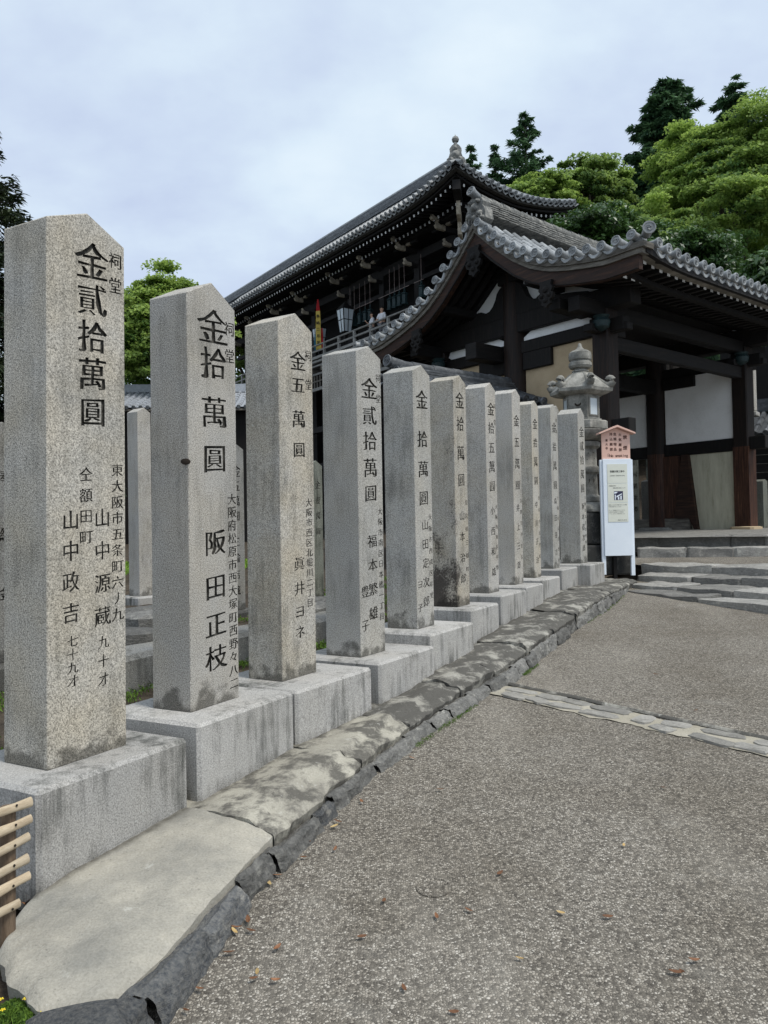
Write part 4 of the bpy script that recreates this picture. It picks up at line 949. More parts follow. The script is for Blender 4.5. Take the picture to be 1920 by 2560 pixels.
# plaster infill
def panel(name, mat, x, y0, y1, z0, z1, th=.05): return beam(name, mat, x - th, x + th, y0, y1, z0, z1)
panel('plaster_panel', 'plaster', 2.52, -1.93, -.25, 2.06, 3.62); panel('plaster_panel', 'plaster', 2.52, .25, 1.93, 2.06, 3.62)
for s in (-1, 1): panel('bracket_board', 'wood_dark', 2.46, min(s * .25, s * 1.05), max(s * .25, s * 1.05), 3.36, 3.62, .07)
panel('lower_board', 'board_tan', 2.54, -1.93, -.62, .02, 1.78)
brace = MB().prism([(-.50, .3), (-.86, .3), (-.98, .02), (-1.06, .02), (-.86, 1.78), (-.70, 1.78)], 'x', 2.36, 2.48).build('brace', 'wood_brown', gate)
panel('door_leaf', 'wood_red', 2.44, -.64, -.20, .30, 1.78, .03)
panel('wall_panel', 'plaster_tan', -2.52, -1.93, -.25, .3, 3.62); panel('wall_panel', 'plaster_tan', -2.52, .25, 1.93, .3, 3.62)
panel('bracket_board', 'wood_dark', -2.58, -.95, -.25, 3.28, 3.62, .07); panel('bracket_board', 'wood_dark', -2.58, .25, .95, 3.28, 3.62, .07)
for s in (-1, 1):
    z0, z1 = 3.862, 4.04
    poly = [(s * .22, z0), (s * 1.80, z0), (s * 1.92, z0 + .07), (s * 1.86, z1), (s * .42, z1), (s * .24, z0 + .08)]
    MB().prism(poly, 'x', -2.58, -2.50).build('plaster_band', 'plaster', gate)
gp = [(-2.0, 4.42), (2.0, 4.42)] + [(y, gz(y) - .34) for y in [2.0, 1.5, 1.0, .6, .3, 0, -.3, -.6, -1.0, -1.5, -2.0]]
MB().prism(gp, 'x', -2.56, -2.52).build('gable_plaster', 'plaster', gate); MB().prism(gp, 'x', 2.52, 2.56).build('gable_plaster', 'plaster', gate)
half = [(0, 5.06), (.10, 5.06), (.20, 5.02), (.27, 4.93), (.30, 4.82), (.36, 4.70), (.44, 4.62), (.54, 4.60), (.62, 4.66), (.70, 4.67), (.78, 4.60), (.82, 4.56), (1.0, 4.54), (1.25, 4.50), (1.5, 4.44), (1.5, 4.40)]
kp = half + [(-a, b_) for a, b_ in reversed(half)][0:-1]
MB().prism([(a * 1.25, b_ * 1.0) for a, b_ in kp], 'x', -2.72, -2.56).build('frog_leg_strut', 'wood_dark', gate)
beam('bearing_block', 'wood_dark', -2.78, -2.5, -.26, .26, 5.06, 5.24); beam('bearing_arm', 'wood_dark', -2.74, -2.54, -.62, .62, 5.24, 5.42)

# ------------------------------------------------------------------ tiled wall running back from the gate
WL = 3.15
wo_ = GO - GU * 2.68
wall = thing('tiled_wall', (wo_.x, wo_.y, .9), math.atan2(GU.y, GU.x), 'low plastered wall with its own dark tiled roof, joining the gate', 'wall')
MB().box(-WL, 0, -.16, .16, 0, 2.95).build('wall_body', 'plaster_tan', wall)
MB().box(-WL, 0, -.20, .20, 2.5, 2.62).build('wall_rail', 'wood_dark_h', wall)
wz = lambda y: 3.36 - .46 * abs(y) + .06 * y * y
mb = MB()
for s in (-1, 1):
    mb.strip([(-WL, s * .82 * i / 6, wz(.82 * i / 6) - .05) for i in range(7)], [(0, s * .82 * i / 6, wz(.82 * i / 6) - .05) for i in range(7)])
    mb.strip([(-WL, s * .80 * i / 6, wz(.82 * i / 6) - .13) for i in range(7)], [(0, s * .80 * i / 6, wz(.82 * i / 6) - .13) for i in range(7)])
mb.build('roof_bed', 'tile_dark', wall)
i = 0; x = -WL + .12
while x < .02:
    for s in (-1, 1):
        for k in range(3):
            ya, yb = .14 + k * .24, .14 + (k + 1) * .24
            put('cover_tile', COVER_D, wall, frame(x, s * yb, wz(yb) - .02, (0, s * (ya - yb), wz(ya) - wz(yb))) @ Matrix.Diagonal((1, .95, 1, 1)))
        put('eave_tile', DISC_D, wall, frame(x, s * .90, wz(.90) - .01, (0, -s, .36)))
        put('pan_tile', LIP_D, wall, frame(x + .13, s * .88, wz(.88) - .05, (0, -s, .36)))
    x += .262; i += 1
for c, (w_, z0, h_) in enumerate([(.17, 3.32, .045), (.145, 3.378, .045), (.12, 3.432, .035)]):
    mb = MB(); x = -WL - .05 + .07 * c
    while x < 0:
        l = min(rs.uniform(.45, .7), 0 - x); mb.box(x + .004, x + l, -w_, w_, z0 + rs.uniform(-.004, .004), z0 + h_); x += l
    mb.build('ridge_course', 'tile_dark', wall)
mb = MB(); x = -WL - .05
while x < -.02: x2 = min(0, x + .5); mb.tube([(x, 0, 3.51), (x2, 0, 3.505)], [.085, .078], 10); x = x2
mb.build('ridge_roll', 'tile_dark', wall, smooth=50)
put('ridge_end_roll', DISC_D, wall, frame(-WL - .09, 0, 3.55, (1, 0, -.1)) @ Matrix.Diagonal((1.25, 1, 1.25, 1)))
put('ridge_end_roll', DISC_D, wall, frame(-WL - .12, -.28, 3.32, (1, 0, -.1))); put('ridge_end_roll', DISC_D, wall, frame(-WL - .12, .28, 3.32, (1, 0, -.1)))

# ------------------------------------------------------------------ stone lantern
lan = thing('stone_lantern', (2.965, 11.4, .80), R(14), 'tall hexagonal stone lantern with curled roof beside the notice board', 'stone lantern')
LZ = lambda z: float(np.interp(z, [0, .80, 1.04, 2.17, 2.37, 2.55, 3.08, 3.56, 4.415], [0, .92, 1.06, 1.96, 2.12, 2.29, 2.64, 3.0, 3.44]))
hexr = lambda amp: (lambda a, r, z: r * (1 - amp + amp * (abs(((a / (math.pi / 3)) % 1) - .5) * 2) ** 1.0 * 1.0))
H6 = dict(n=6)
def lpart(name, prof, n, mat='lantern_stone', rf=None, ph=0.0, smooth=35): 
    k_ = {'jewel': .62, 'fire_box': .80, 'roof': .72, 'platform': .88}.get(name, 1)
    return MB().lathe([(r * k_, LZ(z)) for r, z in prof], n, rf=(lambda a, r, z: rf(a, r / k_, z) * k_) if rf else None, ph=ph).build(name, mat, lan, smooth=smooth)
lb = MB().box(-.52, .52, -.46, .46, 0, .44).mesh('base_block', 'lantern_black'); bevel(lb, .03, 2); link('base_block', lb, lan)
lb = MB().box(-.46, .46, -.40, .40, .445, .915).mesh('base_block', 'lantern_black'); bevel(lb, .03, 2); link('base_block', lb, lan)
lpart('lotus_base', [(.42, .80), (.43, .86), (.41, .96), (.33, 1.02), (.27, 1.04)], 48, rf=lambda a, r, z: r * (1 + .035 * abs(math.sin(a * 6))))
lpart('shaft', [(.25, 1.035), (.265, 1.06), (.265, 1.13), (.235, 1.16), (.215, 1.18), (.205, 1.55), (.215, 1.57), (.25, 1.59), (.262, 1.64), (.25, 1.69), (.215, 1.71), (.205, 1.73), (.205, 2.02), (.22, 2.04), (.255, 2.07), (.262, 2.13), (.25, 2.16), (.20, 2.17)], 32)
lpart('lotus_bowl', [(.20, 2.165), (.30, 2.21), (.37, 2.29), (.39, 2.36), (.36, 2.37)], 48, rf=lambda a, r, z: r * (1 + .04 * abs(math.sin(a * 6))))
lpart('platform', [(.40, 2.37), (.43, 2.39), (.43, 2.50), (.40, 2.52), (.33, 2.525), (.33, 2.55)], 6, smooth=None, ph=R(20))
fb = lpart('fire_box', [(.335, 2.545), (.335, 3.08)], 6, smooth=None, ph=R(20))
for k, kind in ((0, 'w'), (1, 'm')):
    pass
for k in range(6):
    a = R(20) + R(30) + k * R(60); ap = .268 * math.cos(R(30)); M = Matrix.Rotation(a + R(90), 4, 'Z') @ Matrix.Translation((0, -ap, 2.465)) @ Matrix.Diagonal((.82, 1, .78, 1))
    if k % 2 == 0:
        mb = MB()
        for b_ in [(-.125, -.095, -.18, .18), (.095, .125, -.18, .18), (-.095, .095, -.18, -.155), (-.095, .095, .155, .18)]: mb.box(b_[0], b_[1], -.012, .01, b_[2], b_[3])
        o = mb.build('window_frame', 'lantern_stone', fb); o.matrix_local = M
        o = MB().box(-.094, .094, -.003, .01, -.154, .154).build('window_pane', 'lamp_paper', fb); o.matrix_local = M
    else:
        pts = [(.06 * math.cos(t), .06 * math.sin(t)) for t in [math.pi * 1.05 + i * math.pi * .95 / 8 for i in range(9)]] + [(.045 * math.cos(t) , .02 + .045 * math.sin(t)) for t in [math.pi * 1.9 - i * math.pi * .8 / 6 for i in range(7)]]
        o = MB().prism([(p[0], p[1] + .06) for p in pts], 'y', -.004, .01).build('moon_opening', 'knot', fb); o.matrix_local = M
# curled roof: six ribs rising to scrolls
def roof_r(a, r, z):
    t = abs((((a - R(20)) / R(60)) % 1) - .5) * 2   # 1 on a corner, 0 mid-side
    e = max(0, min(1, (r - .2) / .34)); return r * (1 + .17 * (t ** 3) * e - .09 * (1 - t) * e)
lpart('roof', [(.30, 3.075), (.46, 3.09), (.545, 3.14), (.56, 3.20), (.53, 3.24), (.44, 3.32), (.34, 3.42), (.25, 3.50), (.17, 3.55), (.15, 3.56)], 72, rf=roof_r)
for k in range(6):
    a = R(20) + k * R(60); d = Vector((math.cos(a), math.sin(a), 0)); mb = MB()
    pts = []; ra = []
    for i in range(9): t = i / 8; pts.append(d * (.14 + .26 * t) + Vector((0, 0, 2.97 - .25 * t + .05 * t ** 4))); ra.append(.026 + .028 * t)
    for i in range(1, 9):
        an = -math.pi / 2 + i * R(34); c = d * .41 + Vector((0, 0, 2.84)); pts.append(c + (d * math.cos(an) + Vector((0, 0, 1)) * math.sin(an)) * (.068 - .005 * i)); ra.append(.060 - .004 * i)
    mb.tube(pts, ra, 8); mb.build('roof_scroll', 'lantern_stone', lan, smooth=50)
lpart('jewel', [(.16, 3.555), (.20, 3.57), (.20, 3.60), (.15, 3.63), (.15, 3.66), (.24, 3.68), (.275, 3.74), (.27, 3.82), (.24, 3.86), (.235, 3.88), (.265, 3.92), (.272, 4.02), (.26, 4.12), (.20, 4.18), (.10, 4.23), (.055, 4.30), (.04, 4.38), (.02, 4.41), (0, 4.415)], 32)
mb = MB()
for i, ch in enumerate('二月堂'):
    vs, fs = brush(ch, 70 + i); zz = (1.74, 1.34, 1.20)[i]
    mb.add([(math.sin(v[0] * .15 / .21) * .2085, -math.cos(v[0] * .15 / .21) * .2085, zz + v[1] * .15) for v in vs], fs)
o = mb.build('inscription', 'ink_groove', lan, fix=False); o['kind'] = 'stuff'; o.rotation_euler = (0, 0, R(8))

# ------------------------------------------------------------------ notice board
nb = thing('notice_board', (3.315, 10.9, .80), math.atan2(.03, .45), 'white notice board topped by a pink roofed no smoking sign', 'notice board')
def nbox(name, mat, *b, par=None, bv=.004):
    me = MB().box(*b).mesh(name, mat); 
    if bv: bevel(me, bv, 1)
    return link(name, me, par or nb)
nbox('support_post', 'wood_dark', -.06, -.005, .05, .10, -.05, 1.62)
wb = nbox('white_board', 'white_paint', -.205, .205, -.02, .0, .285, 1.66)
for s in (-1, 1): nbox('leg', 'white_paint', s * .21 - .028, s * .21 + .028, .002, .045, .0 if s > 0 else .02, 1.65)
pb = MB().prism([(-.205, 1.60), (.205, 1.60), (.205, 2.02), (0, 2.10), (-.205, 2.02)], 'y', .002, .026).build('pink_board', 'pink_board', nb)
for s in (-1, 1): MB().prism([(0, 2.135), (s * .262, 2.028), (s * .262, 2.008), (0, 2.108)], 'y', -.075, .075).build('small_roof', 'pink_board', nb)
mb = MB()
for txt, cx, z0, sz, ad in [('禁煙', .135, 1.967, .062, .151), ('火気厳禁', .062, 2.005, .046, .072), ('危険物品', -.012, 2.013, .046, .072), ('持込厳禁', -.068, 2.013, .046, .072), ('東大寺', -.135, 1.925, .038, .056)]:
    flat_text(mb, txt, cx, z0, sz, .001, True, ad, bold=.03)
flat_text(mb, 'No smoking', .038, 1.708, .052, .001, False, .0268, bold=.02)
mb.box(-.128, -.105, .0, .0012, 1.700, 1.706); mb.tube([(-.100, .001, 1.70), (-.094, .001, 1.718), (-.102, .001, 1.735)], .0022, 4); mb.tube([(-.114, .001, 1.712), (-.12, .001, 1.725), (-.112, .001, 1.74)], .0022, 4)
o = mb.build('lettering', 'print_brown', pb, fix=False)
for i, (z0, z1) in enumerate([(1.315, 1.585), (1.04, 1.31), (.765, 1.035)]):
    p_ = nbox('paper_sheet', 'paper', -.145, .145, -.0245, -.0205, z0, z1, par=wb, bv=0)
    mb = MB(); y = -.0245
    if i == 0:
        flat_text(mb, '耐震対策工事中', 0, 1.48, .032, y, False, .030, bold=.02); flat_text(mb, '(UNDER RENOVATION)', 0, 1.42, .021, y, False, .0122)
    elif i == 1:
        flat_text(mb, '法華堂北門の', -.12, 1.275, .019, y, False, .0185, align='L'); flat_text(mb, '耐震対策工事について', -.06, 1.245, .019, y, False, .0185, align='L')
    else:
        for k, tx in enumerate(['地震による北門の倒壊を防ぐため補強', '対策の修理を行っています', '', 'まことに御迷惑をおかけしますが', '工事中の安全確保のため御協力', 'くださいますようお願い致します']):
            flat_text(mb, tx, -.13, 1.005 - k * .025, .0155, y, False, .0155, align='L')
        flat_text(mb, '華厳宗大本山東大寺', .0, .79, .0155, y, False, .0148, align='L')
    mb.build('print', 'print_black', p_ if False else wb, fix=False)
ph = nbox('photo_print', 'photo_dark', -.055, .075, -.026, -.0245, 1.075, 1.20, par=wb, bv=0)
mb = MB(); 
for q in [[(-.045, 1.08), (-.03, 1.08), (-.03, 1.15), (-.045, 1.15)], [(-.02, 1.13), (.06, 1.17), (.06, 1.155), (-.02, 1.11)], [(0, 1.08), (.02, 1.08), (.02, 1.125), (0, 1.12)], [(.035, 1.08), (.055, 1.08), (.055, 1.14), (.035, 1.13)], [(-.052, 1.19), (.0, 1.19), (-.02, 1.17), (-.052, 1.165)]]:
    mb.add([(a, -.0265, b_) for a, b_ in q], [(0, 1, 2, 3)])
mb.build('print', 'white_paint', wb, fix=False)

# ------------------------------------------------------------------ main hall on stilts
HX, HY = Vector((.813, .582)), Vector((-.582, .813)); HE = Vector((3.07, 30.0))
hall = thing('temple_hall', (HE.x, HE.y, 0), math.atan2(HX.y, HX.x), 'great dark wooden hall on stilts with long tiled roof and railed balcony', 'temple hall')
HW, HL = 7.3, 34.0
def hz_eave(l, L):
    """lift of the eave toward its corners"""
    d = min(l, L - l); e = max(0, (4.2 - d) / 4.2); return .62 * e ** 2
def hroof(l, t, L, W=HW / 2):
    """height above the eave at distance t in from the eave"""
    k = t / W; return 15.42 + hz_eave(l, L) * (1 - k) ** 2 + 2.75 * (.70 * k + .30 * k * k)
def hpt(side, l, t):
    L = HL if side == 0 else HW
    z = hroof(l, t, L)
    return (t, l, z) if side == 0 else (l, t, z)
for side, L in ((0, HL), (1, HW)):
    mb = MB(); n = 40 if side == 0 else 16
    W = HW / 2
    def fn(u, v):
        t = v * W; l0, l1 = t, (L - t); return hpt(side, l0 + (l1 - l0) * u, t)
    g = MB().grid(lambda u, v: (lambda p: (p[0], p[1], p[2] - .06))(fn(u, v)), n, 10).build('roof_bed', 'tile', hall, smooth=40)
    def fn2(u, v):
        t = .03 + v * (W - .03); l0, l1 = t, (L - t); p = hpt(side, l0 + (l1 - l0) * u, t); return (p[0], p[1], p[2] - .13 - .10 * min(1, v * 6))
    MB().grid(fn2, n, 8).build('roof_boards', 'wood_dark', hall, smooth=40)
    pitch = .335; k = 0; l = .25
    while l < L - .2:
        tmax = min(W, l, L - l)
        if side == 1 or l < 27:
            n_ = max(2, int(tmax / .36)); pts = [hpt(side, l, .02 + (tmax - .02) * i / n_) for i in range(n_ + 1)]
            mb = MB()
            for a, c in zip(pts, pts[1:]): mb.tube([a, c], [.098, .088], 6, cap=False)
            mb.build('tile_row', 'tile', hall, smooth=50, fix=False)
            p = hpt(side, l, 0); d = (0, 0)
            yv = (1, 0, .55) if side == 0 else (0, 1, .55)
            put('eave_tile', DISC, hall, frame(p[0] - (.06 if side == 0 else 0), p[1] - (.06 if side else 0), p[2] - .02, yv) @ Matrix.Diagonal((1.25, 1.1, 1.25, 1)))
            q = hpt(side, l + pitch / 2, 0)
            put('pan_tile', LIP, hall, frame(q[0] - (.02 if side == 0 else 0), q[1] - (.02 if side else 0), q[2] - .075, yv) @ Matrix.Diagonal((1.2, 1.1, 1.2, 1)))
        l += pitch
    # eave boards following the curve
    def eb(y0, y1, z0, z1, mat, name, off):
        X = [off + (L - 2 * off) * i / 40 for i in range(41)]
        q = lambda y, z: [((y, l, z + hz_eave(l, L)) if side == 0 else (l, y, z + hz_eave(l, L))) for l in X]
        A, B, C_, D_ = q(y0, z0), q(y1, z0), q(y1, z1), q(y0, z1); m2 = MB()
        m2.strip(A, B); m2.strip(B, C_); m2.strip(C_, D_); m2.strip(D_, A); m2.add([A[0], B[0], C_[0], D_[0]], [(0, 1, 2, 3)]); m2.build(name, mat, hall)
    eb(.10, .30, 15.17, 15.27, 'wood_eave', 'eave_board', .10); eb(.16, .32, 15.272, 15.36, 'wood_dark', 'eave_board', .16); eb(.34, .50, 15.06, 15.15, 'wood_dark', 'eave_board', .34)
    # two tiers of rafters with white-painted ends
    for tier, (y0, y1, z0, slope, sz) in enumerate([(.42, 1.75, 14.92, .20, .085), (1.30, 2.9, 14.86, .30, .10)]):
        me = MB().box(-sz / 2, sz / 2, 0, y1 - y0, -sz * .6, sz * .6).mesh('rafter', ['wood_dark', 'white_end' if tier == 0 else 'white_mid'])
        for p in me.polygons:
            if p.center.y < .01: p.material_index = 1
        l = y0 + .1
        while l < (L - y0 if side else 24.5):
            z = z0 + hz_eave(l, L) * (1 if tier == 0 else .55)
            M = Matrix.Translation((y0, l, z) if side == 0 else (l, y0, z)) @ (Matrix.Rotation(R(-90), 4, 'Z') if side == 0 else Matrix.Identity(4)) @ Matrix.Rotation(math.atan(slope), 4, 'X')
            put('rafter' if tier else 'flying_rafter', me, hall, M); l += .30 if tier == 0 else .31
for side in (2, 3):
    W = HW / 2; f2 = lambda u, v: ((HW - v * W, v * W + (HL - 2 * v * W) * u, hroof(v * W + (HL - 2 * v * W) * u, v * W, HL) - .08) if side == 2 else (v * W + (HW - 2 * v * W) * u, HL - v * W, hroof(v * W + (HW - 2 * v * W) * u, v * W, HW) - .08))
    MB().grid(f2, 30, 8).build('roof_bed', 'tile', hall, smooth=40)
    MB().grid(lambda u, v: (lambda p: (p[0], p[1], p[2] - .12))(f2(u, v)), 30, 8).build('roof_boards', 'wood_dark', hall, smooth=40)
# hips, ridge and corner ornament
mb = MB()
for k in range(10):
    t0, t1 = .5 + k * .32, .5 + (k + 1) * .32
    a, b_ = Vector((t0, t0, hroof(t0, t0, HL) + .14)), Vector((t1, t1, hroof(t1, t1, HL) + .14)); mb.tube([a, b_], [.20, .18], 8)
mb.build('hip_ridge', 'tile_old', hall, smooth=50)
for c in range(6):
    mb = MB(); w_ = .28 - .012 * c; z0 = 18.10 + c * .085; y = HW / 2 + .3
    while y < HL - HW / 2:
        l = rs.uniform(.6, .9); mb.box(HW / 2 - w_, HW / 2 + w_, y + .01, y + l, z0 + rs.uniform(-.008, .008), z0 + .065); y += l
    mb.build('ridge_course', 'tile_dark', hall)
MB().tube([(HW / 2, HW / 2 + .2, 18.68), (HW / 2, HL - HW / 2, 18.68)], .13, 10).build('ridge_roll', 'tile', hall, smooth=50)
c0 = Vector((.30, .30, hroof(.3, .3, HL)))
M = Matrix.Translation(c0) @ Matrix.Rotation(R(45 + 180), 4, 'Z')
poly = [(-.30, 0), (-.36, .16), (-.28, .22), (-.22, .40), (-.24, .56), (-.14, .70), (-.05, .76), (.05, .76), (.14, .70), (.24, .56), (.22, .40), (.28, .22), (.36, .16), (.30, 0)]
mb = MB().prism(poly, 'x', -.10, .10, M=M)
for yy, zz, rr in [(0, .34, .17), (-.17, .14, .11), (.17, .14, .11), (0, .58, .10)]:
    mb.lathe([(0, 0), (rr, 0), (rr * .8, .05), (0, .10)], 9, M=M @ Matrix.Translation((.10, yy, zz)) @ Matrix.Rotation(R(90), 4, 'Y'))
mb.tube([c0 + Vector((0, 0, .74)), c0 + Vector((0, 0, .86))], .07, 8); mb.lathe([(0, 0), (.12, .03), (.15, .12), (.11, .21), (.03, .26), (0, .34)], 12, M=Matrix.Translation(c0 + Vector((0, 0, .85))))
mb.build('corner_ornament', 'tile_old', hall, smooth=40)
mb = MB().box(-.16, .16, 0, .9, 0, .5, M=Matrix.Translation((1.0, 1.25, hroof(1, 1, HL) + .05)) @ Matrix.Rotation(R(-45), 4, 'Z')); mb.build('hip_end', 'tile_old', hall)
beam_h = lambda name, mat, *b: link(name, MB().box(*b).mesh(name, mat), hall)
link('corner_beam', MB().box(-.16, .16, 0, 4.2, -.2, .2, M=Matrix.Translation((.32, .32, 15.22)) @ Matrix.Rotation(R(-45), 4, 'Z') @ Matrix.Rotation(R(-3), 4, 'X')).mesh('corner_beam', 'wood_dark'), hall)
link('corner_beam', MB().box(-.13, .13, 0, .06, -.13, .13, M=Matrix.Translation((1.15, 1.15, 14.98)) @ Matrix.Rotation(R(-45), 4, 'Z')).mesh('corner_beam', 'white_end'), hall)
# columns, beams, walls
CY = [3.0, 5.90, 8.80, 11.75, 15.6, 18.6, 21.6, 24.6]
for y in CY:
    beam_h('column', 'wood_dark', 2.62, 2.98, y - .2, y + .2, 3.0, 14.7)
beam_h('column', 'wood_dark', 6.4, 6.8, 2.8, 3.2, 3.0, 14.7); beam_h('column', 'wood_dark', 4.5, 4.8, 2.85, 3.15, 3.0, 14.7)
beam_h('head_beam', 'wood_dark', 2.6, 3.0, 2.6, 26, 14.22, 14.62); beam_h('head_beam', 'wood_dark', 2.7, 2.9, 2.8, 26, 13.25, 13.45)
beam_h('head_beam', 'wood_dark_h', 2.6, 7.0, 2.78, 3.02, 14.22, 14.62)
beam_h('outer_beam', 'wood_dark', 1.62, 1.90, 1.6, 26, 14.86, 15.08); beam_h('outer_beam', 'wood_dark_h', 1.62, 7.0, 1.62, 1.90, 14.86, 15.08)
beam_h('inner_wall', 'wood_dark', 5.0, 5.15, 3.0, 26, 9.5, 15); beam_h('end_wall', 'wood_dark_h', 2.9, 7.0, 2.95, 3.05, 9.5, 15); beam_h('ceiling', 'wood_dark', 1.7, 5.2, 2, 26, 15.1, 15.16)
# bracket arms with pale weathered noses
def arm_mesh():
    pr = [(0, .14), (-.35, .16), (-.52, .26), (-.60, .40), (-.66, .40), (-.60, .22), (-.70, .10), (-.62, -.06), (-.40, -.10), (0, -.10)]
    mb = MB().prism(pr, 'y', -.07, .07, 1); mb.prism([(0, .16), (.9, .16), (.9, -.12), (0, -.12)], 'y', -.08, .08, 0); return mb.mesh('bracket_arm', ['wood_dark', 'pale_arm'])
AM = arm_mesh()
for y in CY:
    for (x, z, dy, s) in ((1.95, 14.62, 0, .8), (1.55, 14.92, -.05, .62), (2.28, 13.95, 0, .62)):
        put('bracket_arm', AM, hall, Matrix.Translation((x, y + dy, z)) @ Matrix.Diagonal((s, 1, s, 1)))
    for k in (-1, 1):
        put('bracket_arm', AM, hall, Matrix.Translation((2.0, y + k * .42, 14.78)) @ Matrix.Rotation(R(90 * k), 4, 'Z') @ Matrix.Diagonal((.5, 1, .45, 1)))
put('bracket_arm', AM, hall, Matrix.Translation((1.5, 1.5, 14.5)) @ Matrix.Rotation(R(45), 4, 'Z') @ Matrix.Diagonal((1.1, 1.2, 1.5, 1))); put('bracket_arm', AM, hall, Matrix.Translation((1.9, 1.9, 13.9)) @ Matrix.Rotation(R(45), 4, 'Z') @ Matrix.Diagonal((.9, 1.2, 1.2, 1)))
# balcony
BX = 1.3
beam_h('balcony_floor', 'wood_rail', BX - .1, 5.0, 2.0, 26, 10.48, 10.62)
for z, r in ((11.46, .05),): link('top_rail', MB().tube([(BX, 1.6, z), (BX, 26, z)], r, 8).mesh('top_rail', 'wood_rail', 50), hall)
beam_h('mid_rail', 'wood_rail', BX - .045, BX + .045, 1.8, 26, 11.10, 11.19); beam_h('low_rail', 'wood_rail', BX - .08, BX + .08, 1.8, 26, 10.72, 10.86)
beam_h('floor_edge', 'wood_rail', BX - .14, BX - .02, 1.8, 26, 10.50, 10.60); beam_h('floor_edge', 'wood_rail', BX - .10, BX + .02, 1.8, 26, 10.28, 10.36)
for k in range(17): 
    y = 2.1 + k * 1.45; beam_h('rail_post', 'wood_rail', BX - .06, BX + .06, y - .06, y + .06, 10.48, 11.42)
    beam_h('joist', 'wood_grey', BX - .20, 3.0, y - .1, y + .1, 9.98, 10.24)
beam_h('lattice_top', 'wood_rail', BX + .0, BX + .12, 1.8, 26, 9.86, 9.96); beam_h('lattice_bottom', 'wood_rail', BX, BX + .14, 1.8, 26, 9.02, 9.18)
for k in range(80): beam_h('lattice_bar', 'wood_grey', BX + .03, BX + .08, 2.0 + k * .3, 2.07 + k * .3, 9.16, 9.88)
beam_h('lattice_mid', 'wood_grey', BX + .02, BX + .09, 1.8, 26, 9.5, 9.56)
for y in CY:
    beam_h('stilt', 'wood_dark', 1.5, 1.86, y - .18, y + .18, .5, 9.0); beam_h('stilt', 'wood_dark', 4.2, 4.6, y - .2, y + .2, .5, 9.0)
    for z in (8.7, 8.0, 7.1): put('bracket_arm', AM, hall, Matrix.Translation((1.45, y, z)) @ Matrix.Diagonal((.6, 1, .7, 1)))
for z in (2.6, 4.8, 6.8): beam_h('stilt_tie', 'wood_dark', 1.55, 1.8, 2.5, 26, z, z + .3)
beam_h('under_wall', 'wood_dark', 3.6, 3.7, 2.5, 26, 1.0, 9.4)
# things hanging along the balcony
def hloc(x, y): p = HE + HX * x + HY * y; return p.x, p.y
hrot = math.atan2(HX.y, HX.x)
lm = MB().lathe([(.05, .62), (.16, .56), (.19, .50), (.14, .48), (.14, .12), (.17, .08), (.21, .0), (.15, .03), (0, .03)], 6).mesh('lantern_body', 'bronze_green')
lanterns = []
def bronze(x, y, z, label):
    px, py = hloc(x, y); r = thing('bronze_lantern', (px, py, z), hrot, label, 'hanging lantern', 'bronze lanterns hanging along the hall balcony')
    link('lantern_body', lm, r); link('chain', MB().tube([(0, 0, .6), (0, 0, 14.25 - z)], .012, 5).mesh('chain', 'metal_thin'), r)
    link('crown', MB().lathe([(.02, .60), (.07, .66), (.03, .72), (.05, .78), (.015, .84)], 8).mesh('crown', 'bronze_green', 40), r)
OR = ['nearest the visitors', 'second from the visitors', 'third from the visitors', 'fourth from the visitors', 'fifth from the visitors', 'farthest from the visitors']
for i, y in enumerate([7.55, 7.15, 6.75, 6.35, 5.05]): bronze(2.3, y + .1, 12.2, 'dark green bronze lantern right of the two visitors, ' + (OR[5] if i == 4 else OR[i]))
for i, y in enumerate([9.35, 9.8, 10.3, 10.8, 11.2]): bronze(2.3, y, 12.1, 'dark green bronze lantern left of the two visitors, ' + (OR[5] if i == 4 else OR[i]))
for a, b_ in ((5.0, 5.7), (6.1, 8.6), (9.05, 11.5)):
    beam_h('hanging_rod', 'metal_thin', 2.29, 2.31, a, b_, 13.02, 13.045)
def box_lantern(x, y, z, s, label):
    px, py = hloc(x, y); r = thing('box_lantern', (px, py, z), hrot, label, 'lantern', 'glazed box lanterns on the hall balcony')
    for k in range(4):
        a = R(90 * k); M = Matrix.Rotation(a, 4, 'Z')
        o = MB().add([(-.17 * s, -.17 * s, 0), (.17 * s, -.17 * s, 0), (.26 * s, -.26 * s, .95 * s), (-.26 * s, -.26 * s, .95 * s)], [(0, 1, 2, 3)]).build('pane', 'lamp_paper', r, fix=False); o.matrix_local = M
        mb = MB()
        for (p, q) in [((-.17, -.175, 0), (-.26, -.265, .95)), ((.17, -.175, 0), (.26, -.265, .95)), ((-.26, -.265, .95), (.26, -.265, .95)), ((-.17, -.175, 0), (.17, -.175, 0)), ((-.21, -.22, .5), (.21, -.22, .5)), ((0, -.18, 0), (0, -.265, .95))]: mb.tube([Vector(p) * s, Vector(q) * s], .022, 4)
        o = mb.build('frame', 'wood_dark', r); o.matrix_local = M
    link('cap', MB().lathe([(.40 * s, .95 * s), (.36 * s, 1.0 * s), (.06 * s, 1.25 * s), (0, 1.3 * s)], 4, ph=R(45)).mesh('cap', 'wood_dark'), r); link('foot', MB().lathe([(.2 * s, 0), (.1 * s, -.18 * s), (.05 * s, -.4 * s), (.0, -.42 * s)], 4, ph=R(45)).mesh('foot', 'wood_dark'), r)
box_lantern(1.75, 10.85, 11.75, 1.25, 'white paned box lantern hanging in front of a hall column')
box_lantern(1.9, 13.75, 11.55, 1.1, 'box lantern half hidden behind the yellow banner')
px, py = hloc(1.6, 13.35)
bn = thing('banner', (px, py, 11.2), math.atan2(-.09, 1), 'long red and yellow hanging banner with black writing beside a hall column', 'banner')
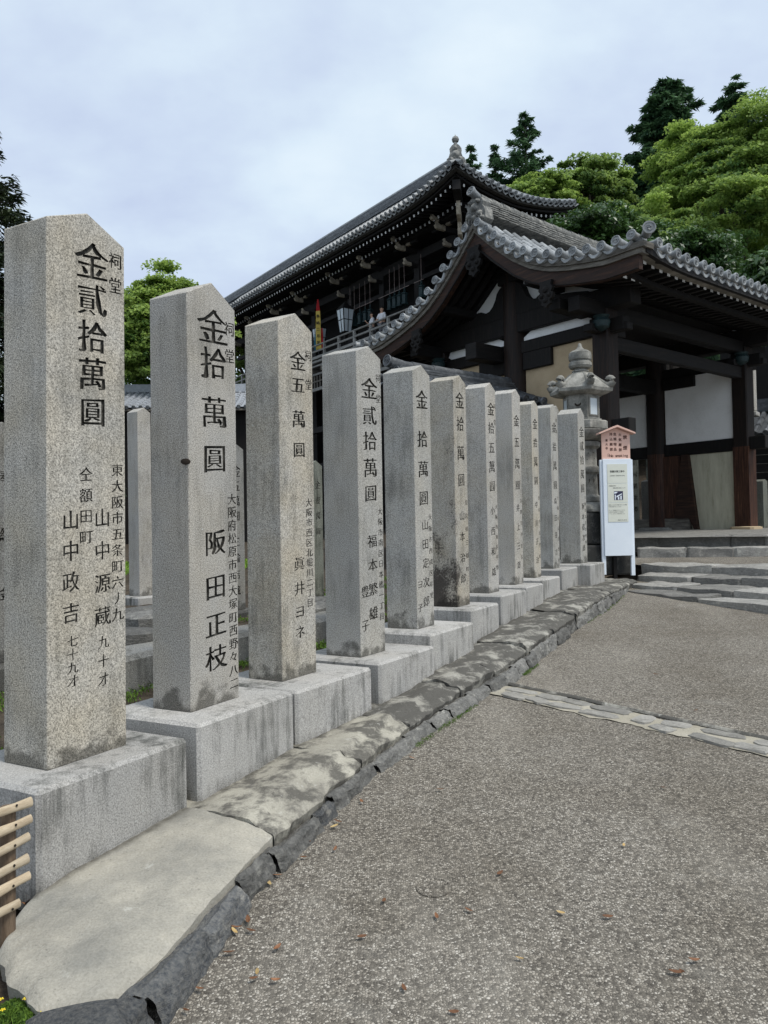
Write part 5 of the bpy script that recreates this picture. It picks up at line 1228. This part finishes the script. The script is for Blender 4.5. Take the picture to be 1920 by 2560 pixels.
def cloth(w0, w1, z0, z1, off, x=0, yy=0): 
    return MB().grid(lambda u, v: (x + (u - .5) * (w0 + (w1 - w0) * v) * (1 if True else 0), yy + off * math.sin(v * 9 + u * 2), z0 + (z1 - z0) * v), 4, 24)
cloth(.24, .08, 2.2, 2.9, .02).build('red_cloth', 'cloth_red', bn, smooth=60, fix=False); cloth(.30, .24, .1, 2.25, .03, 0, -.02).build('yellow_cloth', 'cloth_yellow', bn, smooth=60, fix=False)
cloth(.16, .08, .1, 1.3, .03, .19, .02).build('red_cloth', 'cloth_red', bn, smooth=60, fix=False); cloth(.14, .08, .1, 1.0, .03, -.19, .02).build('blue_cloth', 'cloth_blue', bn, smooth=60, fix=False)
mb = MB(); flat_text(mb, '奉納二月堂', 0, 1.95, .19, -.075, True, .36, bold=.03); o = mb.build('lettering', 'print_black', bn, fix=False); o['kind'] = 'stuff'

# two visitors on the balcony
def person(x, y, rz, h, label, shirt, arm):
    px, py = hloc(x, y); r = thing('person', (px, py, 10.62), rz, label, 'person', 'visitors on the hall balcony')
    k = h / 1.7
    J = {'pel': (0, 0, .92, .115), 'spi': (0, -.01, 1.12, .125), 'che': (0, 0, 1.32, .135), 'nec': (0, -.01, 1.46, .05), 'hd0': (0, .01, 1.54, .075), 'hd1': (0, .0, 1.62, .092), 'hd2': (0, -.01, 1.68, .07),
         'shL': (-.18, 0, 1.38, .058), 'elL': (-.24, .04, 1.12, .043), 'wrL': (-.20, .20, .98, .032), 'haL': (-.18, .27, .97, .036), 'shR': (.18, 0, 1.38, .058), 'elR': (.25, .08, 1.14, .043), 'wrR': arm[0], 'haR': arm[1],
         'hiL': (-.09, 0, .86, .088), 'knL': (-.10, .02, .48, .058), 'anL': (-.10, -.02, .08, .042), 'toL': (-.11, .12, .03, .038), 'hiR': (.09, 0, .86, .088), 'knR': (.10, .02, .48, .058), 'anR': (.10, -.02, .08, .042), 'toR': (.11, .12, .03, .038)}
    E = [('pel', 'spi'), ('spi', 'che'), ('che', 'nec'), ('nec', 'hd0'), ('hd0', 'hd1'), ('hd1', 'hd2'), ('che', 'shL'), ('shL', 'elL'), ('elL', 'wrL'), ('wrL', 'haL'), ('che', 'shR'), ('shR', 'elR'), ('elR', 'wrR'), ('wrR', 'haR'), ('pel', 'hiL'), ('hiL', 'knL'), ('knL', 'anL'), ('anL', 'toL'), ('pel', 'hiR'), ('hiR', 'knR'), ('knR', 'anR'), ('anR', 'toR')]
    def skin_mesh(names, edges, grow, mat):
        me = bpy.data.meshes.new('b'); ix = {n: i for i, n in enumerate(names)}
        me.from_pydata([Vector(J[n][:3]) * k for n in names], [(ix[a], ix[c]) for a, c in edges], [])
        ob = bpy.data.objects.new('b', me); COL.objects.link(ob); sk = ob.modifiers.new('s', 'SKIN'); ob.modifiers.new('u', 'SUBSURF').levels = 1
        for i, n in enumerate(names): me.skin_vertices[0].data[i].radius = ((J[n][3] + grow) * k * (1.35 if n in ('che', 'spi', 'pel') else 1), (J[n][3] + grow) * k)
        me.skin_vertices[0].data[0].use_root = True
        dg = bpy.context.evaluated_depsgraph_get(); dg.update(); out = bpy.data.meshes.new_from_object(ob.evaluated_get(dg)); bpy.data.objects.remove(ob); bpy.data.meshes.remove(me)
        return withmat(out, mat, smooth=80)
    if not J: return
    link('body', skin_mesh(list(J), E, 0, 'skin'), r)
    tn = ['pel', 'spi', 'che', 'shL', 'elL', 'shR', 'elR']; link('shirt', skin_mesh(tn, [e for e in E if e[0] in tn and e[1] in tn], .016, shirt), r)
    ln = ['pel', 'hiL', 'knL', 'anL', 'hiR', 'knR', 'anR']; link('trousers', skin_mesh(ln, [e for e in E if e[0] in ln and e[1] in ln], .014, 'trousers_grey'), r)
    hm = MB().lathe([(.0, .115), (.06, .10), (.098, .05), (.104, 0), (.095, -.05), (.075, -.085), (.0, -.06)], 14).mesh('hair', 'hair', 60)
    for v in hm.vertices:
        if v.co.y > .03: v.co.z = max(v.co.z, .015 + .3 * (v.co.y - .03))
        v.co += noise.noise_vector(v.co * 30) * .008
    link('hair', hm, r, (0, -.012 * k, 1.645 * k), (R(-8), 0, 0), (k, k * 1.05, k))
    for s in (-1, 1): link('eye', MB().lathe([(0, -.006), (.011, 0), (0, .006)], 6).mesh('eye', 'knot'), r, (s * .033 * k, .094 * k, 1.60 * k))
    link('nose', MB().tube([(0, .088, 1.61), (0, .112, 1.575), (0, .09, 1.565)], [.008, .016, .008], 6).mesh('nose', 'skin', 60), r, (0, 0, 0), None, (k, k, k))
    for s in (-1, 1): link('ear', MB().lathe([(0, 0), (.022, .004), (.026, .012), (.012, .016)], 8).mesh('ear', 'skin', 60), r, (s * .092 * k, .0, 1.60 * k), (0, s * R(80), 0), (k * 1.3, k, k))
    return r
person(1.95, 8.72, hrot + R(70), 1.66, 'visitor in a white T-shirt with brown hair behind the balcony rail', 'shirt_white', ((.22, .26, 1.30, .032), (.20, .32, 1.36, .038)))
person(1.95, 7.86, hrot + R(100), 1.74, 'dark haired visitor in a pale shirt, right of the other on the balcony', 'shirt_white', ((.20, .22, 1.02, .032), (.18, .29, 1.02, .038)))

# ------------------------------------------------------------------ other buildings
def far_roof(name, loc, rz, L, W, H, label, cat, wall_h, mat='roof_far', disc=DISC, pitch=.30):
    r = thing(name, loc, rz, label, cat)
    MB().box(-L / 2 + .4, L / 2 - .4, .5, 2 * W - .5, -wall_h, .0).build('wall', 'wood_dark', r)
    z = lambda t: H * (.8 * t / W + .2 * (t / W) ** 2)
    for s in (0, 1):
        MB().grid(lambda u, v: (-L / 2 + L * u, v * W if s == 0 else 2 * W - v * W, z(v * W)), 8, 6).build('roof_bed', mat, r, smooth=40)
    x = -L / 2 + .15; 
    while x < L / 2:
        mb = MB(); n = max(3, int(W / .4))
        for i in range(n): mb.tube([(x, W * i / n, z(W * i / n) + .02), (x, W * (i + 1) / n, z(W * (i + 1) / n) + .02)], [.085, .07], 6, cap=False)
        mb.build('tile_row', mat, r, smooth=50, fix=False); put('eave_tile', disc, r, frame(x, -.06, .0, (0, 1, H / W)))
        x += pitch
    MB().box(-L / 2, L / 2, W - .16, W + .16, H - .02, H + .36).build('ridge', mat, r); MB().box(-L / 2, L / 2, -.02, .1, -.16, -.08).build('eave_board', 'wood_grey', r)
    return r
far_roof('low_hall', (-9.9, 33.2, 6.95), R(4), 11, 3.4, 1.25, 'low hall with pale grey tiled roof far behind the second pillar', 'hall', 6.2)
far_roof('side_hall', (16.6, 30.2, 11.0), R(-52), 8, 2.2, 1.2, 'small tiled roof among the trees at the right edge above the gate', 'hall', 7)
far_roof('storehouse', (12.0, 20.6, 4.02), R(-40), 5.2, 1.2, .75, 'low tiled storehouse with dark boarded wall beyond the gate front post', 'storehouse', .1, 'tile_dark', DISC_D)
sh = thing('boarded_fence', (12.1, 20.9, 1.4), R(-40), 'dark horizontal board fence under the storehouse roof at right', 'fence')
for k in range(9): link('board', MB().box(-2.6, 2.6, -.02 - .012, .02, .25 * k + .03, .25 * k + .262).mesh('board', 'wood_dark_h'), sh); link('batten_edge', MB().box(-2.6, 2.6, -.042, -.033, .25 * k + .255, .25 * k + .268).mesh('batten_edge', 'wood_grey'), sh)
# stone pillars round the far side of the gate
def far_pillar(x, y, zb, w_, H, yaw, mat, label, tx=None): return pillar(90 + int(x * 11), x, y, zb, yaw, w_, w_, H, .05, mat, (-.06, w_ + .06, -.06, w_ + .06, .12), tx, label, name='stone_pillar', group='stone pillars standing around and beyond the gate')
far_pillar(8.28, 17.55, 1.30, .22, 1.34, 50, 'granite_mossy', 'worn stone pillar right beside the reddish front post of the gate', [('奉納', .5, .8, .6, .12)])
far_pillar(8.75, 17.7, 1.30, .24, 1.15, 50, 'granite_mossy', 'short stone pillar at the right picture edge beyond the gate post')
far_pillar(6.78, 21.0, 1.32, .30, 2.0, 60, 'granite_mossy', 'mossy pillar with a long inscription seen through the gate opening', [('川村猶次郎', .5, .93, .3, .16)])
far_pillar(7.05, 20.3, 1.32, .30, 1.32, 60, 'granite_dark', 'dark short pillar with a rounded top seen through the gate opening', [('金五拾圓', .5, .9, .3, .15)])
far_pillar(7.55, 21.4, 1.32, .28, 2.1, 60, 'granite_mossy', 'tall mossy pillar farthest right in the gate opening')
far_pillar(6.35, 20.6, 1.32, .28, 1.1, 60, 'granite_dark', 'dark low pillar just beside the notice board, beyond the gate')
far_pillar(10.15, 21.4, 4.62, .26, 1.3, 40, 'granite_a', 'pale pillar on the stone bank, beside the gate post near the leafy branch')
far_pillar(10.5, 21.6, 4.62, .28, 1.2, 40, 'granite_a', 'broader pale pillar on the stone bank below the leafy branch')
bank = thing('stone_bank', (12.2, 22.6, 1.2), R(-35), 'dark rubble stone bank rising behind the storehouse roof', 'retaining wall')
for i in range(8):
    for j in range(6): link('stone', withmat(rock(.85, .5, .62, 200 + i * 7 + j, .14, 2, .3), 'rock', smooth=30), bank, (-2.8 + i * .8 + .35 * (j % 2), .06 * j, .58 * j), (0, 0, .05 * ((i * 3 + j) % 5 - 2)))
link('fill', MB().box(-3, 4, .2, 3, 0, 3.45).mesh('fill', 'soil'), bank)

# ------------------------------------------------------------------ bamboo fence at the left edge
bf = thing('bamboo_fence', (-1.215, 2.60, .20), R(90 - 22), 'low bamboo fence of split canes nailed to a stake, beside the first pillar base', 'fence')
for i, (z, x1) in enumerate([(.462, .0), (.400, .0), (.335, -.008), (.272, -.015), (.208, -.008), (.135, -.05)]):
    L = .75; pts = []; ra = []
    for k in range(13): pts.append((x1 - L + L * k / 12, .0, .004 * math.sin(k * .9 + i) + .010 * (k / 12 - .5) * ((i % 3) - 1))); ra.append(.0145 + (.0025 if (k + i * 2) % 6 == 0 else 0))
    me = MB().tube(pts, ra, 10).mesh('bamboo_slat', 'bamboo', 50)
    for v in me.vertices: v.co.y = v.co.y * .55
    o = link('bamboo_slat', me, bf, (0, -.012, z), (R(-12), 0, 0)); 
    link('nail', MB().lathe([(0, 0), (.0045, 0), (.003, .003), (0, .003)], 8).mesh('nail', 'knot'), o, (-.066 - .004 * i, -.010, 0), (R(90), 0, 0))
me = MB().tube([(-.075, .02, -.12), (-.07, .02, .15), (-.062, .022, .455)], [.027, .026, .024], 10).mesh('stake', 'stake_wood', 50); link('stake', me, bf)
link('stake', MB().tube([(-.60, .02, -.12), (-.6, .022, .50)], [.026, .024], 10).mesh('stake', 'stake_wood', 50), bf)
link('back_rail', MB().box(-.75, -.03, .03, .05, .05, .44).mesh('back_rail', 'stake_wood'), bf) if False else None

# ------------------------------------------------------------------ vegetation
def leaf_mesh(name, P, Nrm, U, sx, sy, tone, mat, fold=.0):
    """many small leaf blades: P centres, Nrm normals, U long axes (numpy, n x 3), sizes and tone per leaf"""
    n = len(P); Nrm = Nrm / np.linalg.norm(Nrm, axis=1, keepdims=True)
    U = U - Nrm * np.sum(U * Nrm, axis=1, keepdims=True); U = U / (np.linalg.norm(U, axis=1, keepdims=True) + 1e-9); V = np.cross(Nrm, U)
    sx = sx[:, None]; sy = sy[:, None]
    co = np.empty((n, 4, 3)); co[:, 0] = P - U * sx; co[:, 1] = P - V * sy + Nrm * fold * sy; co[:, 2] = P + U * sx; co[:, 3] = P + V * sy + Nrm * fold * sy
    me = bpy.data.meshes.new(name); me.vertices.add(n * 4); me.vertices.foreach_set('co', co.ravel())
    me.loops.add(n * 4); me.loops.foreach_set('vertex_index', np.arange(n * 4)); me.polygons.add(n)
    me.polygons.foreach_set('loop_start', np.arange(n) * 4); me.polygons.foreach_set('loop_total', np.full(n, 4))
    at = me.color_attributes.new('tone', 'FLOAT_COLOR', 'POINT'); t = np.repeat(tone, 4); c = np.stack([t, t, t, np.ones_like(t)], 1); at.data.foreach_set('color', c.ravel())
    me.materials.append(MAT[mat]); me.update(); me.validate(); return me
def rvec(g, n): v = g.normal(size=(n, 3)); return v / np.linalg.norm(v, axis=1, keepdims=True)
def crown_broad(name, rad, n_clump, per, seed, mat, clump=(1.0, 1.0, .55), leaf=.16, hollow=.62, elong=1.6, tone_sp=.28):
    g = np.random.default_rng(seed); rad = np.array(rad)
    d = rvec(g, n_clump); d[:, 2] = np.where(d[:, 2] < -.45, -d[:, 2], d[:, 2])
    rr = hollow + (1 - hollow) * g.random(n_clump) ** .6
    lump = 1 + .20 * np.sin(d[:, 0] * 5 + seed) * np.cos(d[:, 1] * 4 + seed * 2) + .10 * np.sin(d[:, 2] * 9 + seed)
    C_ = d * rad * (rr * lump)[:, None]
    cs = g.uniform(.65, 1.35, n_clump)
    k = g.integers(0, n_clump, n_clump * per); m = len(k)
    q = rvec(g, m) * (g.random(m) ** .45)[:, None]; q[:, 2] = np.abs(q[:, 2]) * .9 - .2 * (g.random(m))
    P = C_[k] + q * np.array(clump) * cs[k][:, None]
    out = d[k] * .5 + rvec(g, m) * .75 + np.array([0, 0, .55])
    tone = np.clip(.42 + tone_sp * g.normal(size=n_clump)[k] + .16 * g.normal(size=m), 0, 1)
    return leaf_mesh(name, P, out, rvec(g, m) + np.array([0, 0, -.25]), leaf * elong * g.uniform(.6, 1.25, m), leaf * g.uniform(.6, 1.2, m), tone, mat, .3), C_
def trunk_mesh(base, top, r0, r1, limbs, seed, mat='bark'):
    g = random.Random(seed); mb = MB(); base, top = Vector(base), Vector(top); n = 8
    pts = [base.lerp(top, i / n) + Vector((g.uniform(-1, 1), g.uniform(-1, 1), 0)) * r0 * .5 * (0 < i < n) for i in range(n + 1)]
    mb.tube(pts, [r0 + (r1 - r0) * i / n for i in range(n + 1)], 9)
    for e in limbs:
        e = Vector(e); s = pts[g.randint(3, 6)]; mid = s.lerp(e, .55) + Vector((0, 0, (e - s).length * .10)); mb.tube([s, mid, e], [r0 * .42, r0 * .24, r0 * .08], 6)
    return mb.mesh('trunk', mat, 60)
def broad_tree(name, x, y, zb, zc, rad, n_clump, per, seed, mat, label, cat='tree', group=None, **kw):
    r = thing(name, (x, y, zb), 0, label, cat, group)
    cm, C_ = crown_broad('crown', rad, n_clump, per, seed, mat, **kw)
    link('crown', cm, r, (0, 0, zc - zb))
    idx = list(range(0, len(C_), max(1, len(C_) // 9)))
    link('trunk', trunk_mesh((0, 0, -.5), (0, 0, zc - zb + rad[2] * .3), .035 * (zc - zb) + .12, .08, [Vector(C_[i]) * .8 + Vector((0, 0, zc - zb)) for i in idx], seed), r)
    return r
def conifer(name, x, y, zb, zt, rb, seed, mat, label, z0=.12, levels=26, per=240, droop=.32, blade=(.34, .075), power=.85, group=None, gaps=.0, ragged=.25):
    g = np.random.default_rng(seed); H = zt - zb; P = []; U = []; Nn = []; S = []; T = []
    mbt = MB(); mbt.tube([(0, 0, -.5), (0, 0, H * .5), (0, 0, H * .98)], [.022 * H, .013 * H, .03], 8)
    for l in range(levels):
        f = (l + .5) / levels; z = H * (z0 + (1 - z0) * f ** .92); Lr = rb * (1 - f) ** power + .12
        nb = int(6 + 5 * (1 - f)); a0 = g.random() * 6.28
        for b_ in range(nb):
            if g.random() < gaps: continue
            a = a0 + 6.283 * b_ / nb + g.normal() * .18; L = max(.12, Lr * (1 + g.normal() * ragged)); tone = np.clip(.45 + .25 * g.normal(), 0, 1)
            dz = -droop * L * (.7 + .5 * g.random()); dirv_ = np.array([math.cos(a), math.sin(a), 0])
            zz = z + g.normal() * H * .012
            if L > .8: mbt.tube([(0, 0, zz), (dirv_[0] * L * .5, dirv_[1] * L * .5, zz + dz * .3), (dirv_[0] * L * .92, dirv_[1] * L * .92, zz + dz * .75)], [.05, .03, .012], 4, cap=False)
            m = int(per * (L / rb) ** 1.1) + 14
            t = g.random(m) ** .65; wd = (.10 + .30 * L * (1 - t) ** .8 * .9) * g.normal(size=m) * .62
            side = np.array([-dirv_[1], dirv_[0], 0])
            p = dirv_ * (L * t)[:, None] + side * wd[:, None]; p[:, 2] += zz + dz * t ** 1.4 + .10 * L * t ** 4 + g.normal(size=m) * .07 * L ** .5
            P.append(p); U.append(dirv_ * .8 + side * (np.sign(wd) * .7)[:, None] + g.normal(size=(m, 3)) * .25 + np.array([0, 0, -.25])); Nn.append(np.array([0, 0, 1.0]) + dirv_ * .3 + g.normal(size=(m, 3)) * .38)
            S.append(g.uniform(.6, 1.25, m)); T.append(np.clip(tone + .14 * g.normal(size=m), 0, 1))
    P, U, Nn, S, T = map(np.concatenate, (P, U, Nn, S, T))
    r = thing(name, (x, y, zb), 0, label, 'conifer', group); link('crown', leaf_mesh('crown', P, Nn, U, blade[0] * S, blade[1] * S, T, mat, .25), r); link('trunk', mbt.mesh('trunk', 'bark', 60), r); return r

broad_tree('broadleaf_tree', 21.5, 46, 9.5, 19.2, (5.3, 5.2, 6.1), 440, 300, 1, 'leaf_maple', 'big rounded bright green broadleaf tree at the right above the gate', clump=(.95, .92, .5), leaf=.074)
broad_tree('broadleaf_tree', 13.8, 51, 10, 22.3, (3.0, 3.0, 3.3), 170, 220, 2, 'leaf_mid', 'mid green loose tree between the dark conifers and the hall roof', clump=(.8, .8, .42), leaf=.085, hollow=.5)
broad_tree('broadleaf_tree', 10.2, 48.5, 10, 21.6, (2.4, 2.0, 1.9), 90, 190, 3, 'leaf_maple', 'small yellow-green tree peeping over the hall roof end', clump=(.75, .75, .4), leaf=.08)
broad_tree('broadleaf_tree', 14.0, 44, 10, 16.0, (4.0, 3.0, 3.2), 170, 200, 4, 'leaf_mid', 'dull green tree filling the gap behind the glossy shrubs', clump=(.9, .9, .5), leaf=.085)
conifer('conifer', 22.2, 58, 13, 35.2, 5.2, 5, 'leaf_conifer', 'tallest dark bushy conifer behind the bright round tree', levels=40, per=420, droop=.22, blade=(.36, .09), power=.50, ragged=.16)
conifer('conifer', 28.2, 60, 13, 36.2, 5.6, 6, 'leaf_conifer', 'dark conifer at the right, partly behind the bright round tree', levels=38, per=380, droop=.22, blade=(.36, .09), power=.66, ragged=.2)
conifer('conifer', 10.15, 52, 17, 29.6, 2.6, 7, 'leaf_conifer', 'open branched fir standing alone against the sky over the hall roof', levels=18, per=200, droop=.10, blade=(.24, .06), power=.55, gaps=.22, ragged=.34)
conifer('conifer', 8.35, 54, 18, 28.6, 1.7, 8, 'leaf_conifer', 'small fir to the left of the lone open fir over the hall roof', levels=17, per=110, droop=.15, blade=(.22, .06), power=.9)
conifer('conifer', 6.15, 50, 16, 26.6, 1.9, 9, 'leaf_conifer', 'little fir just peeping over the roof beside the corner ornament', levels=14, per=100, droop=.15, blade=(.22, .06))
conifer('conifer', -15.3, 26, .5, 17.8, 5.3, 10, 'leaf_cypress', 'dark shaggy cypress at the left picture edge above the first pillar', levels=56, per=620, droop=.22, blade=(.15, .042), power=.50, gaps=.04, ragged=.22, z0=.05)
broad_tree('broadleaf_tree', -10.6, 37.5, 2, 10.2, (2.9, 2.4, 3.7), 420, 260, 11, 'leaf_maple', 'bright green tree between the first and second pillars', clump=(.75, .75, .45), leaf=.06, hollow=.30)
broad_tree('broadleaf_tree', -9.2, 58, 2, 12.5, (4.5, 3, 4.4), 90, 150, 12, 'leaf_mid', 'far dark green tree showing in the gap beside the third pillar', clump=(1.1, 1.1, .6), leaf=.14)
def gloss(name, x, y, zb, zc, rad, n, per, seed, label): return broad_tree(name, x, y, zb, zc, rad, n, per, seed, 'leaf_gloss', label, 'shrub tree', clump=(.55, .55, .34), leaf=.042, elong=2.3, hollow=.55, tone_sp=.2)
gloss('glossy_tree', 7.0, 25.5, 2, 10.1, (1.65, 1.4, 1.9), 130, 210, 21, 'glossy dark evergreen rising between the two roofs')
gloss('glossy_tree', 9.3, 24.6, 2, 9.1, (2.1, 1.4, 1.75), 150, 210, 22, 'glossy evergreen spreading right behind the gate ridge')
gloss('glossy_tree', 10.15, 18.6, 1.3, 6.6, (1.55, 1.2, 1.7), 120, 200, 23, 'glossy leaved tree hanging into the right picture edge by the gate')
# wooded slope beyond: one mass
g = np.random.default_rng(77); m = 46000
X = g.uniform(4, 52, m); Y = 38 + g.uniform(0, 1, m) ** 1.3 * 40; base = .62 * .0625 * 11 + np.maximum(0, Y - 30) * .30 + 2
Z = base + g.uniform(-1, 1, m) * 1.0 + 3.2 * np.sin(X * .8) * np.sin(Y * .7 + X * .2) + 2.5
P = np.stack([X, Y, Z], 1); o = link('woodland', leaf_mesh('woodland', P, rvec(g, m) + np.array([0, -.5, .8]), rvec(g, m), g.uniform(.25, .5, m), g.uniform(.14, .26, m), np.clip(.3 + .25 * g.normal(size=m), 0, 1), 'leaf_conifer', .3)); o['kind'] = 'stuff'

# moss, grass and small plants
def tufts(name, pts, seed, mat, n, h, spread, kind='stuff', par=None, loc=None):
    g = np.random.default_rng(seed); pts = np.array(pts); k = g.integers(0, len(pts), n)
    P = pts[k] + np.stack([g.normal(size=n) * spread, g.normal(size=n) * spread, g.random(n) * h], 1)
    me = leaf_mesh(name, P, rvec(g, n) + np.array([0, 0, .4]), rvec(g, n) * .6 + np.array([0, 0, .8]), h * g.uniform(.4, .9, n), h * g.uniform(.12, .3, n), np.clip(.5 + .3 * g.normal(size=n), 0, 1), mat, .2)
    o = link(name, me, par, loc); 
    if kind: o['kind'] = kind
    return o
def soilz(a): return float(np.interp(a, [-4, -.6, 0, 2.3, 4, 6, 9, 14], [.10, .20, .44, .50, .60, .72, .80, .86]))
pts = []
rs = random.Random(8)
for _ in range(900):
    a = rs.uniform(-1, 9); d = -rs.uniform(.75, 3.2); p = ROW0 + ROWD * a + ROWN * d
    if fbm(p.x * 1.1, p.y * 1.1, 7) > -.12: pts.append((p.x, p.y, soilz(a) + .012))
tufts('moss', pts, 31, 'moss_leaf', 42000, .022, .05)
pts = [(rs.uniform(-12, -2.5), rs.uniform(12, 19), rs.uniform(.86, .9)) for _ in range(1200)]
tufts('grass', pts, 32, 'grass_leaf', 26000, .07, .12)
mp = []
for _ in range(260):
    an = rs.uniform(0, 6.28); q = rs.random() ** .6; mp.append((-1.05 + .14 * q * math.cos(an) + .03 * math.sin(an * 3), 2.20 + .115 * q * math.sin(an), .172 + .026 * rs.random() * (1 - q)))
weed = thing('weed_clump', (0, 0, 0), 0, 'low green weed clump with tiny yellow flowers at the bottom left corner', 'weeds')
tufts('leaves', mp, 33, 'moss_leaf', 8000, .011, .008, None, weed)
for i, (x, y) in enumerate([(-1.10, 2.19), (-1.06, 2.24), (-.99, 2.185), (-1.13, 2.24)]): 
    mb = MB()
    for k in range(5): a = k * 1.257; mb.add([(0, 0, 0), (.006 * math.cos(a - .4), .006 * math.sin(a - .4), .002), (.009 * math.cos(a), .009 * math.sin(a), .001), (.006 * math.cos(a + .4), .006 * math.sin(a + .4), .002)], [(0, 1, 2, 3)])
    link('flower', mb.mesh('flower', 'flower_yellow', fix=False), weed, (x, y, .212))
kp = []
for _ in range(260):
    t = rs.choice([rs.uniform(3.4, 4.3), rs.uniform(5.2, 5.6), rs.uniform(7.5, 9.5)]); q, d = kerb_at(t); n_ = Vector((d.y, -d.x)); q = q + n_ * rs.uniform(-.005, .02); kp.append((q.x, q.y, ground_z(q.x, q.y) + .006))
tufts('moss', kp, 35, 'moss_leaf', 2600, .008, .010)
# leaf litter by the fence
g = np.random.default_rng(41); m = 900; X = -1.32 + g.normal(size=m) * .16; Y = 2.42 + g.normal(size=m) * .16
keep = []
for x, y in zip(X, Y):
    a = (Vector((x, y)) - ROW0); al, of = a.dot(ROWD), a.dot(ROWN); keep.append(of < .0 + .55 * max(0, -al - .12) and al < .1)
keep = np.array(keep); X, Y = X[keep], Y[keep]; m = len(X)
o = link('leaf_litter', leaf_mesh('leaf_litter', np.stack([X, Y, .205 + g.random(m) * .03], 1), rvec(g, m) * .7 + np.array([0, 0, 1]), rvec(g, m), g.uniform(.014, .03, m), g.uniform(.006, .012, m), g.random(m), 'leaf_red', .3)); o['kind'] = 'stuff'

# fallen leaves on the paving
def leaf_one(mat, seed):
    g = random.Random(seed); L, W = .026, .0095; mb = MB()
    c = g.uniform(.15, .5); n = 6; top = []; bot = []; mid = []
    for i in range(n + 1):
        t = i / n * 2 - 1; wv = W * (1 - t * t) ** .7 * (1 + .1 * t); z = .006 * c * (t * t) * 2 + .002
        top.append((L * t, wv, z + .006 * c)); bot.append((L * t, -wv, z + .005 * c)); mid.append((L * t, 0, z))
    mb.strip(top, mid); mb.strip(mid, bot); return mb.mesh('fallen_leaf', mat, fix=False)
LV = [leaf_one('leaf_red', 1), leaf_one('leaf_red', 2), leaf_one('leaf_yellow', 3), leaf_one('leaf_red', 4)]
rs = random.Random(19); spots = []
LX = [(-0.534, 2.54), (-0.38, 2.561), (-0.425, 2.436), (-0.432, 2.407), (-0.363, 2.396), (-0.587, 2.362), (-0.604, 2.268), (-0.469, 2.972), (-0.444, 3.025), (-0.559, 2.669), (-0.538, 2.678), (-0.483, 2.66), (-0.54, 2.659), (-0.355, 3.311), (-0.338, 3.358), (-0.354, 3.166), (-0.231, 3.228), (-0.247, 3.441), (0.128, 4.258), (0.158, 2.722), (0.274, 2.758), (0.423, 3.01), (0.406, 2.48), (0.873, 2.397), (0.893, 2.4), (0.951, 2.453), (0.752, 2.702), (0.595, 2.732), (0.25, 3.819), (1.346, 3.792), (2.0, 5.012), (2.063, 5.92), (1.901, 8.054), (0.937, 6.392), (-0.132, 3.697), (0.033, 2.347), (0.174, 2.24), (0.969, 3.215), (-0.102, 2.613), (-0.027, 2.83), (-0.504, 2.72), (-0.234, 3.488)]
for i, (x, y) in enumerate(LX):
    near = i < 18; mi = 2 if i % 5 == 2 else (0, 1, 3)[i % 3]; s = rs.uniform(.55, .9)
    o = link('fallen_leaf', LV[mi], None, (x, y, ground_z(x, y) + .012), (rs.uniform(-.25, .25), rs.uniform(-.25, .25), rs.uniform(0, 6.28)), (s, s, s))
    tag(o, ('pale yellow fallen leaf lying on the aggregate paving' if mi == 2 else 'small rust-red fallen leaf lying on the aggregate paving'), 'leaf', 'yellow leaves fallen on the path' if mi == 2 else 'rust-red leaves fallen on the path')
for o in list(bpy.data.objects):
    if o.name.split('.')[0] in ('lettering', 'print'): o['kind'] = 'stuff'
